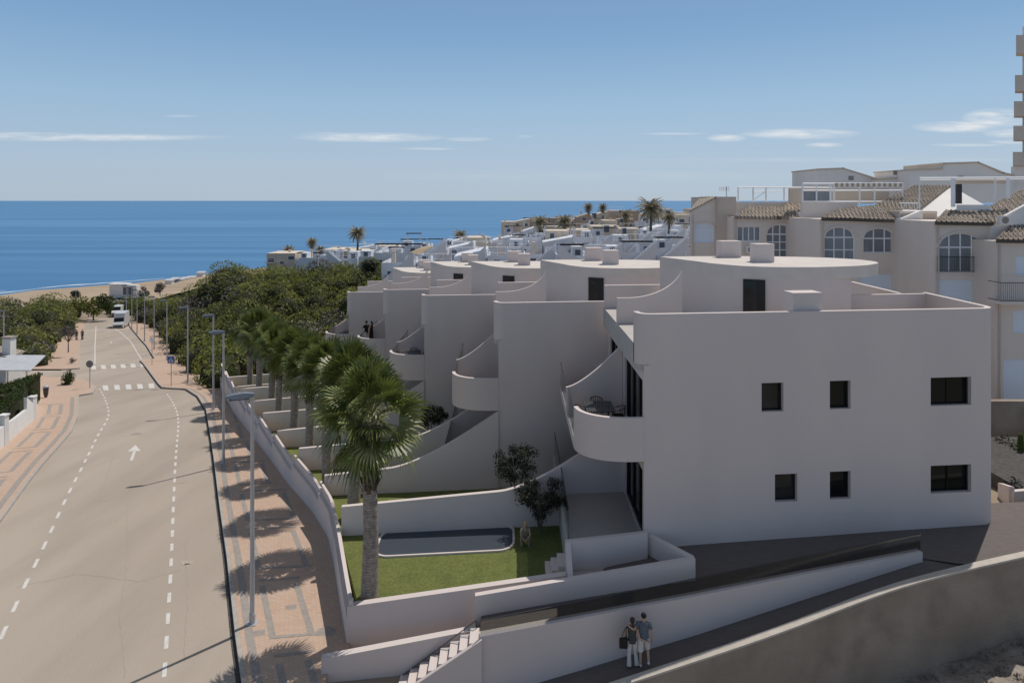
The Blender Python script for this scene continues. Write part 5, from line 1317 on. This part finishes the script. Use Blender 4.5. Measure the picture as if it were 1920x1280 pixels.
# garden between villa and flats: brown wall
mb = MB(); mb.box(aw(1850,38),38,-1,aw(2100,38),38.4,az(752,38)); mb.build('garden_wall', 'concrete_tan', label='brown garden wall below the flats at the right photo edge', cat='wall')
mb = MB(); mb.box(aw(1868,31),24.3,1,40,36,2.55); mb.build('yard', 'dark_grey_kerb_shade', kind='structure')
t = thing('cactus', 'tall green cactus by the brown garden wall at the right photo edge', 'cactus', P(1913,880,34))
mb = MB(); c = P(1914,0,34); z1 = az(812,34)
for dx, top in ((0,z1),(-.22,z1-.9),(.25,z1-.6)): mb.tube([(c[0]+dx*.3,34,2.3),(c[0]+dx,34,top-.8),(c[0]+dx,34,top-.1),(c[0]+dx,34,top)], [.13,.14,.12,.05], 9)
mb.build('stems', 'hedge_leaf', t)

# ------------------------------------------------------------------ balcony furniture
def chair(loc, rz, label):
    t = thing('garden_chair', label, 'chair', loc, 'black wire chairs on the balconies'); x, y, z = loc
    mb = MB()
    for i in range(7): xx = x-.2+.4*i/6; mb.tube([(xx,y-.2,z+.45),(xx,y+.2,z+.44)], .012, 4)
    mb.tube([(x-.22,y-.2,z+.45),(x+.22,y-.2,z+.45),(x+.22,y+.2,z+.44),(x-.22,y+.2,z+.44),(x-.22,y-.2,z+.45)], .014, 5); mb.build('seat', 'black_frame', t)
    mb = MB()
    for i in range(7):
        a = R(-60+120*i/6); xx = x+.26*math.sin(a); yy = y+.02+.26*math.cos(a); mb.tube([(xx,yy*1.0-.03,z+.44),(xx*1.0,yy,z+.82)], .011, 4)
    mb.tube([(x+.27*math.sin(R(q)),y+.02+.27*math.cos(R(q)),z+.82-.1*abs(q)/100) for q in range(-100,101,20)], .015, 5); mb.build('backrest', 'black_frame', t)
    for sx in (-1,1):
        for sy in (-1,1):
            mb = MB(); mb.tube([(x+sx*.21,y+sy*.19,z+.45),(x+sx*.25,y+sy*.24,z)], .014, 5); mb.build('leg', 'black_frame', t)
        mb = MB(); mb.tube([(x+sx*.22,y-.2,z+.45),(x+sx*.27,y-.18,z+.66),(x+sx*.27,y+.08,z+.70)], .013, 5); mb.build('armrest', 'black_frame', t)
    t.rotation_euler = (0,0,rz); return t
tb = thing('garden_table', 'black slatted table on the nearest balcony', 'table', (3.5,27.45,6.0), 'black slatted balcony tables')
x, y, z = 3.5, 27.45, 6.0
mb = MB()
for i in range(11): xx = x-.52+1.04*i/10; mb.box(xx-.044, y-.7, z+.72, xx+.044, y+.7, z+.745)
mb.box(x-.5,y-.66,z+.69,x+.5,y-.62,z+.719); mb.box(x-.5,y+.62,z+.69,x+.5,y+.66,z+.719); mb.build('tabletop', 'lamp_head', tb)
for sx in (-1,1):
    for sy in (-1,1):
        mb = MB(); mb.box(x+sx*.46-.025,y+sy*.62-.025,z,x+sx*.46+.025,y+sy*.62+.025,z+.69); mb.build('leg', 'black_frame', tb)
chs = [((2.78,27.35,6.0), R(90), 'black wire chair left of the table on the nearest balcony'), ((4.25,27.25,6.0), R(-90), 'black wire chair right of the table on the nearest balcony'), ((3.5,28.3,6.0), 0, 'black wire chair behind the table on the nearest balcony')]
c0 = chair(*chs[0]); chl = [c0]
for l_, r_, lab in chs[1:]: chl.append(copy_tree(c0, l_, lab, rz=r_))
for k, nm in ((2,'third'),(4,'farthest')):
    dx, dy, dz = O[k][0]-O[0][0], O[k][1]-O[0][1], DZ[k]
    copy_tree(tb, (3.5+dx,27.45+dy,6+dz), 'black slatted table on the %s balcony' % nm)
    for (l_, r_, lab) in chs: copy_tree(c0, (l_[0]+dx,l_[1]+dy,l_[2]+dz), lab.replace('nearest', nm), rz=r_)

# ------------------------------------------------------------------ people
def skin(name, pts, edges, rad, m, par, sub=2, label=None):
    me = bpy.data.meshes.new(name); me.from_pydata([tuple(p) for p in pts], edges, []); me.update()
    o = bpy.data.objects.new(name, me); COL.objects.link(o); o.parent = par
    md = o.modifiers.new('Skin', 'SKIN'); md.use_smooth_shade = True
    sv = me.skin_vertices[0].data
    for i, r in enumerate(rad):
        sv[i].radius = (r, r) if not hasattr(r, '__len__') else r
    sv[0].use_root = True
    s = o.modifiers.new('Sub', 'SUBSURF'); s.levels = sub; s.render_levels = sub
    me.materials.append(M[m])
    dg = bpy.context.evaluated_depsgraph_get(); dg.update()
    me2 = bpy.data.meshes.new_from_object(o.evaluated_get(dg)); o.modifiers.clear(); o.data = me2
    return o
def person(label, loc, rz, sc, J, group=None, top='cloth_black', bottom='cloth_black', hairm='hair', shoes='cloth_black', shorts=False, dress=False, hair_long=False, sleeves=True, pantw=1.0):
    t = thing('person', label, 'person', loc, group); t.rotation_euler = (0,0,rz); t.scale = (sc,)*3
    names = ['pelvis','belly','chest','neck','jaw','head','crown','nose','shL','elL','wrL','haL','shR','elR','wrR','haR','hipL','knL','anL','toL','hipR','knR','anR','toR','earL','earR']
    base = dict(pelvis=(0,0,.96),belly=(0,0,1.10),chest=(0,0,1.30),neck=(0,-.01,1.47),jaw=(0,.02,1.55),head=(0,.01,1.63),crown=(0,0,1.70),nose=(0,.115,1.60),earL=(-.085,0,1.61),earR=(.085,0,1.61),
      shL=(-.18,0,1.40),elL=(-.25,-.02,1.13),wrL=(-.26,.05,.90),haL=(-.26,.07,.83),shR=(.18,0,1.40),elR=(.25,-.02,1.13),wrR=(.26,.05,.90),haR=(.26,.07,.83),
      hipL=(-.09,0,.90),knL=(-.10,.03,.50),anL=(-.10,-.02,.09),toL=(-.11,.15,.035),hipR=(.09,0,.90),knR=(.10,.03,.50),anR=(.10,-.02,.09),toR=(.11,.15,.035))
    base.update(J)
    rad = dict(pelvis=.105,belly=.095,chest=.10,neck=.052,jaw=.062,head=(.077,.092),crown=(.055,.07),nose=.014,shL=.055,elL=.040,wrL=.028,haL=(.034,.018),shR=.055,elR=.040,wrR=.028,haR=(.034,.018),
      hipL=.085,knL=.055,anL=.038,toL=.030,hipR=.085,knR=.055,anR=.038,toR=.030,earL=.015,earR=.015)
    ed = [('pelvis','belly'),('belly','chest'),('chest','neck'),('neck','jaw'),('jaw','head'),('head','crown'),('head','nose'),('head','earL'),('head','earR'),('chest','shL'),('shL','elL'),('elL','wrL'),('wrL','haL'),('chest','shR'),('shR','elR'),('elR','wrR'),('wrR','haR'),
      ('pelvis','hipL'),('hipL','knL'),('knL','anL'),('anL','toL'),('pelvis','hipR'),('hipR','knR'),('knR','anR'),('anR','toR')]
    pts = [Vector(base[n]) for n in names]; idx = {n: i for i, n in enumerate(names)}; rr = [rad[n] for n in names]
    edges = [(idx[a], idx[b]) for a, b in ed]
    for s, w, h in (('L','wrL','haL'),('R','wrR','haR')):
        d = (pts[idx[h]]-pts[idx[w]]).normalized(); sd = d.cross(Vector((1,0,0)) if abs(d.x) < .7 else Vector((0,0,1))).normalized(); inn_ = d.cross(sd)
        for q, ln in ((-1.5,.06),(-.5,.075),(.5,.08),(1.5,.07)):
            a = pts[idx[h]]+sd*q*.017+d*.02; b = a+d*ln*.55; c = b+d*ln*.4+inn_*.02
            k = len(pts); pts += [a,b,c]; rr += [.010,.009,.007]; edges += [(idx[h],k),(k,k+1),(k+1,k+2)]
        a = pts[idx[h]]-d*.02+sd*.035; b = a+d*.04+sd*.015; k = len(pts); pts += [a,b]; rr += [.011,.009]; edges += [(idx[h],k),(k,k+1)]
    body = skin('body', pts, edges, rr, 'skin', t)
    B = {k_: Vector(v_) for k_, v_ in base.items()}
    def loft(mb, rings, n=14):           # rings: (centre, rx, ry)
        vs = []
        for c_, rx, ry in rings:
            for j in range(n): a_ = 2*math.pi*j/n; vs.append((c_[0]+rx*math.cos(a_), c_[1]+ry*math.sin(a_), c_[2]))
        k_ = len(rings)
        mb.add(vs, [(i*n+j, i*n+(j+1) % n, (i+1)*n+(j+1) % n, (i+1)*n+j) for i in range(k_-1) for j in range(n)]+[tuple(range(n))[::-1], tuple(range((k_-1)*n, k_*n))])
    def gar(name, mb, m):
        WL[t.name] = (0,0,0); o_ = mb.build(name, m, t, smooth=60); WL[t.name] = loc; return o_
    up = (B['chest']-B['pelvis']).normalized()
    sw = (B['shR']-B['shL']).length/2
    if dress:
        p0 = B['pelvis']; mb = MB(); loft(mb, [(p0+Vector((0,.02,-.62)),.20,.17),(p0+Vector((0,.01,-.3)),.175,.145),(p0,.16,.13),(B['belly'],.128,.105),(B['chest'],.15,.115),(B['shL'].lerp(B['shR'],.5)+Vector((0,0,.02)),sw*.9,.075),(B['neck']+Vector((0,0,-.01)),.06,.06)])
        gar('dress', mb, top)
    else:
        mb = MB(); loft(mb, [(B['pelvis']-up*.09,.165,.125),(B['pelvis']+up*.02,.16,.122),(B['belly'],.15 if sleeves else .128,.112),(B['chest'],.175 if sleeves else .15,.12),(B['chest']+up*.07,sw*1.0,.11),(B['shL'].lerp(B['shR'],.5)+Vector((0,-.0,.035)),sw*.82,.075),(B['neck']+Vector((0,0,-.015)),.062,.06)])
        for s_ in 'LR':
            f_ = .62 if sleeves else .12
            mb.tube([B['sh'+s_].lerp(B['chest'],.25), B['sh'+s_], B['sh'+s_].lerp(B['el'+s_],f_)], [.06,.066,.056], 10)
        gar('shirt', mb, top)
        mb = MB(); loft(mb, [(B['pelvis']-up*.10,.15,.118),(B['pelvis']-up*.03,.158,.12),(B['pelvis']+up*.06,.148,.112)])
        for s_ in 'LR':
            h_, k_, a_ = B['hip'+s_], B['kn'+s_], B['an'+s_]
            if shorts: mb.tube([h_+Vector((0,0,.05)), h_.lerp(k_,.4), k_.lerp(h_,-.02)], [.098,.098,.094], 12)
            else: mb.tube([h_+Vector((0,0,.05)), h_.lerp(k_,.45), k_, k_.lerp(a_,.5), a_+Vector((0,0,-.02))], [.095,.088,.066,.068,.086], 12)
        gar('shorts' if shorts else 'trousers', mb, bottom)
    for s_ in 'LR':
        a_, o_ = B['an'+s_], B['to'+s_]
        mb = MB(); mb.tube([a_+(a_-o_).normalized()*.05+Vector((0,0,-.035)), a_+Vector((0,0,-.03)), a_.lerp(o_,.6)+Vector((0,0,-.005)), o_+(o_-a_).normalized()*.05], [.035,.048,.045,.025], 8); gar('shoe', mb, shoes)
    hd = B['head']; mb = MB(); mb.ell(hd+Vector((0,-.026,.028)), (.090,.096,.098), 16, 10)
    if hair_long: mb.tube([hd+Vector((0,-.09,-.0)), hd+Vector((0,-.11,-.10)), hd+Vector((.01,-.115,-.22)), hd+Vector((0,-.10,-.34))], [.05,.042,.04,.012], 8)
    gar('hair', mb, hairm)
    return t, base
fm = (6.28*.0)
xm, ym = (1207-960)/F*20.95, 20.95; zm = float(np.interp(xm, pbx, pbz))
man, _ = person('man in grey-blue polo shirt and light shorts with his arm round the woman beside him', (xm,ym,zm), R(-8), .94,
  dict(elL=(-.32,-.16,1.24),wrL=(-.47,-.14,1.33),haL=(-.53,-.10,1.35),elR=(.27,-.03,1.14),wrR=(.27,.04,.90),haR=(.27,.06,.83),knR=(.13,.14,.52),anR=(.15,-.14,.22),toR=(.17,-.02,.07),knL=(-.11,.0,.49),anL=(-.10,-.06,.08)),
  'couple walking up the lower path', 'cloth_grey', 'cloth_light', 'hair', 'shoe_white', shorts=True)
xw, yw = (1185.5-960)/F*20.95, 20.98; zw = float(np.interp(xw, pbx, pbz))
wom, wb = person('woman in dark top and white flared trousers with a ponytail and black shoulder bag', (xw,yw,zw), R(-4), .885,
  dict(shL=(-.155,0,1.39),shR=(.155,0,1.39),elR=(.24,-.14,1.10),wrR=(.46,-.16,1.02),haR=(.54,-.14,1.0),elL=(-.22,.02,1.14),wrL=(-.20,.12,1.0),haL=(-.18,.16,.96),knR=(.12,.10,.50),anR=(.17,.02,.10),toR=(.19,.17,.05),head=(.01,.01,1.62),crown=(.02,.0,1.69)),
  'couple walking up the lower path', 'cloth_teal', 'cloth_white', 'hair_brown', 'cloth_black', hair_long=True, sleeves=False, pantw=1.0)
bx_, by_, bz_ = xw-.27, yw-.05, zw+.80
mb = MB(); mb.prism([(bx_-.13,by_-.05),(bx_+.11,by_-.07),(bx_+.11,by_+.05),(bx_-.13,by_+.06)], bz_-.16, [bz_+.10,bz_+.14,bz_+.14,bz_+.10])
hb = mb.build('handbag', 'leather', label='black shoulder bag hanging at the left hip of the woman in white trousers', cat='bag')
mb = MB(); mb.tube([(bx_-.08,by_,bz_+.10),(bx_+.02,by_,bz_+.36),(xw-.155*.9,by_+.05,zw+1.30),(bx_+.08,by_+.02,bz_+.36),(bx_+.09,by_,bz_+.13)], .011, 5); mb.build('strap', 'leather', hb)
# two people in black on the fourth balcony
zf = 6.0+DZ[3]
person('man all in black standing on the fourth villa balcony', (aw(687,55.2),55.2,zf), R(50), 1.12, dict(elL=(-.26,.1,1.15),wrL=(-.12,.22,1.1),haL=(-.05,.24,1.1)), 'pair in black on the balcony', 'cloth_black','cloth_light','hair','cloth_black',shorts=True)
person('woman in a long black dress with long dark hair on the fourth villa balcony', (aw(696.5,55.2),55.2,zf), R(60), 1.10, dict(elR=(.22,.12,1.12),wrR=(.1,.26,1.1),haR=(.04,.28,1.1)), 'pair in black on the balcony', 'cloth_black','cloth_black','hair','cloth_black',dress=True,hair_long=True)
# crouching person by the olive tree
cx_, cy_ = aw(985,27.0), 27.0
person('blond person in beige crouching on the shaded lawn under the olive tree', (cx_,cy_,1.43), R(180), .84,
  dict(pelvis=(0,-.05,.30),belly=(0,-.05,.45),chest=(0,.02,.66),neck=(0,.08,.83),jaw=(0,.13,.90),head=(0,.13,.98),crown=(0,.11,1.05),nose=(0,.235,.95),earL=(-.085,.12,.96),earR=(.085,.12,.96),shL=(-.17,.03,.75),shR=(.17,.03,.75),
       elL=(-.22,.22,.52),wrL=(-.10,.40,.42),haL=(-.04,.44,.40),elR=(.22,.22,.52),wrR=(.10,.40,.42),haR=(.04,.44,.38),hipL=(-.10,-.04,.28),knL=(-.20,.32,.48),anL=(-.16,.14,.08),toL=(-.18,.30,.035),hipR=(.10,-.04,.28),knR=(.20,.32,.48),anR=(.16,.14,.08),toR=(.18,.30,.035)),
  None, 'cloth_beige', 'cloth_beige', 'hair_blond', 'cloth_beige')
c = G(148,637,.15)
person('left one of two distant walkers in dark clothes on the far left pavement', (c[0]-.4,c[1],c[2]), R(180), 1.0, {}, 'two distant walkers', 'cloth_black', 'cloth_grey')
person('right one of two distant walkers in dark clothes on the far left pavement', (c[0]+.45,c[1]+.2,c[2]), R(180), 1.0, {}, 'two distant walkers', 'cloth_grey', 'cloth_black')

# ------------------------------------------------------------------ light, sky, camera
SUN_EL, SUN_AZ = R(60), (.66, .75)       # height and ground direction of the sun
w = bpy.data.worlds.new('World'); SC.world = w; w.use_nodes = True; nt = w.node_tree; nt.nodes.clear()
out_ = nd(nt, 'ShaderNodeOutputWorld'); bg = nd(nt, 'ShaderNodeBackground'); nt.links.new(bg.outputs[0], out_.inputs[0])
sky = nd(nt, 'ShaderNodeTexSky'); sky.sky_type = 'NISHITA'; sky.sun_disc = False; sky.sun_elevation = SUN_EL
sky.sun_rotation = math.atan2(SUN_AZ[0], SUN_AZ[1]); sky.altitude = 0; sky.air_density = 1.0; sky.dust_density = .6; sky.ozone_density = 2.0
bg.inputs['Strength'].default_value = .085
tc = nd(nt, 'ShaderNodeTexCoord'); sp = nd(nt, 'ShaderNodeSeparateXYZ'); nt.links.new(tc.outputs['Generated'], sp.inputs[0])
def mth(op, a, b=None, c=None, clamp=False):
    n = nd(nt, 'ShaderNodeMath', operation=op); n.use_clamp = clamp
    for i, v in enumerate((a, b, c)):
        if v is None: continue
        if isinstance(v, (int, float)): n.inputs[i].default_value = v
        else: nt.links.new(v, n.inputs[i])
    return n.outputs[0]
yy_ = mth('MAXIMUM', sp.outputs['Y'], .02)
ca = mth('DIVIDE', sp.outputs['X'], yy_); ce = mth('DIVIDE', sp.outputs['Z'], yy_)
cv = nd(nt, 'ShaderNodeCombineXYZ'); nt.links.new(mth('MULTIPLY', ca, 9), cv.inputs[0]); nt.links.new(mth('MULTIPLY', ce, 70), cv.inputs[1])
nz = nd(nt, 'ShaderNodeTexNoise'); nz.inputs['Scale'].default_value = 1.6; nz.inputs['Detail'].default_value = 8; nz.inputs['Roughness'].default_value = .6; nt.links.new(cv.outputs[0], nz.inputs['Vector'])
nf = nz.outputs['Fac']
tot = None
for px, row, hw, hh, st in ((150,258,300,8,.75),(40,253,120,6,.5),(690,258,150,10,.9),(610,253,60,6,.4),(880,261,50,5,.5),(800,279,60,3,.5),(1362,259,40,8,.9),(1500,251,120,11,1.0),(1545,272,40,5,.7),(1800,238,95,12,1.0),(1870,222,70,20,1.15),(1890,250,50,10,.8),(1815,272,75,3.5,.7),(1900,266,50,5,.8),(1260,251,70,2.5,.5),(340,218,35,3,.4),(985,256,20,3,.3),(1600,300,500,5,.16),(1730,365,260,10,.5),(1100,330,500,12,.10)):
    dx = mth('DIVIDE', mth('SUBTRACT', ca, (px-960)/F), hw/F); dy = mth('DIVIDE', mth('SUBTRACT', ce, (HY-row)/F), hh/F)
    r2_ = mth('ADD', mth('MULTIPLY', dx, dx), mth('MULTIPLY', dy, dy))
    m_ = mth('MULTIPLY', mth('MAXIMUM', mth('SUBTRACT', 1.0, r2_), 0), st)
    tot = m_ if tot is None else mth('MAXIMUM', tot, m_)
v = mth('MULTIPLY', tot, mth('MULTIPLY_ADD', nf, 3.4, -1.0), clamp=True)
v = mth('MULTIPLY', v, mth('GREATER_THAN', sp.outputs['Y'], .05))
# the low sky over the sea: pale blue-grey haze at the horizon turning to clear blue higher up
zc_ = mth('ABSOLUTE', sp.outputs['Z'])
gr = nd(nt, 'ShaderNodeValToRGB'); e_ = gr.color_ramp.elements
e_[0].position = 0; e_[0].color = (.50,.61,.73,1); e_[1].position = 1; e_[1].color = (.165,.35,.66,1)
for ps, cl_ in ((.18,(.46,.61,.77,1)),(.45,(.35,.56,.79,1)),(.75,(.22,.43,.71,1))): n_ = e_.new(ps); n_.color = cl_
nt.links.new(mth('DIVIDE', zc_, .30), gr.inputs['Fac'])
gs = nd(nt, 'ShaderNodeMix', data_type='RGBA', blend_type='MULTIPLY'); gs.inputs['Factor'].default_value = 1; nt.links.new(gr.outputs['Color'], gs.inputs[6]); gs.inputs[7].default_value = (10,10,10,1)
fade = nd(nt, 'ShaderNodeMapRange'); fade.inputs['From Min'].default_value = .25; fade.inputs['From Max'].default_value = .65; fade.inputs['To Min'].default_value = .85; fade.inputs['To Max'].default_value = 0
nt.links.new(zc_, fade.inputs['Value'])
mv = nd(nt, 'ShaderNodeMix', data_type='RGBA'); nt.links.new(fade.outputs[0], mv.inputs['Factor']); hs = nd(nt, 'ShaderNodeHueSaturation'); hs.inputs['Saturation'].default_value = .42; hs.inputs['Value'].default_value = .86; nt.links.new(sky.outputs[0], hs.inputs['Color']); nt.links.new(hs.outputs[0], mv.inputs[6]); nt.links.new(gs.outputs[2], mv.inputs[7])
mx = nd(nt, 'ShaderNodeMix', data_type='RGBA'); nt.links.new(mth('MULTIPLY', v, .85), mx.inputs['Factor']); nt.links.new(mv.outputs[2], mx.inputs[6]); mx.inputs[7].default_value = (9.0, 9.2, 9.4, 1)
nt.links.new(mx.outputs[2], bg.inputs['Color'])
sd = bpy.data.lights.new('sun', 'SUN'); sd.energy = 3.05; sd.angle = R(.5); sd.color = (1, .94, .86)
so = bpy.data.objects.new('sun', sd); COL.objects.link(so)
k = math.hypot(*SUN_AZ); dv = Vector((SUN_AZ[0]/k*math.cos(SUN_EL), SUN_AZ[1]/k*math.cos(SUN_EL), math.sin(SUN_EL)))
so.rotation_euler = dv.to_track_quat('Z', 'Y').to_euler(); so.location = (60, 60, 80)
cd = bpy.data.cameras.new('camera'); cd.sensor_width = 36; cd.lens = 36*F/1920; cd.shift_y = -(640-HY)/1920; cd.clip_start = .1; cd.clip_end = 200000
co = bpy.data.objects.new('camera', cd); COL.objects.link(co); co.location = (0, 0, CAMZ); co.rotation_euler = (R(90), 0, 0)
SC.camera = co
SC.view_settings.view_transform = 'Standard'; SC.view_settings.look = 'None'; SC.view_settings.exposure = .08; SC.view_settings.gamma = 1
SC.render.resolution_x = 1024; SC.render.resolution_y = 682
SC.cycles.max_bounces = 10; SC.cycles.diffuse_bounces = 7; SC.cycles.transparent_max_bounces = 12
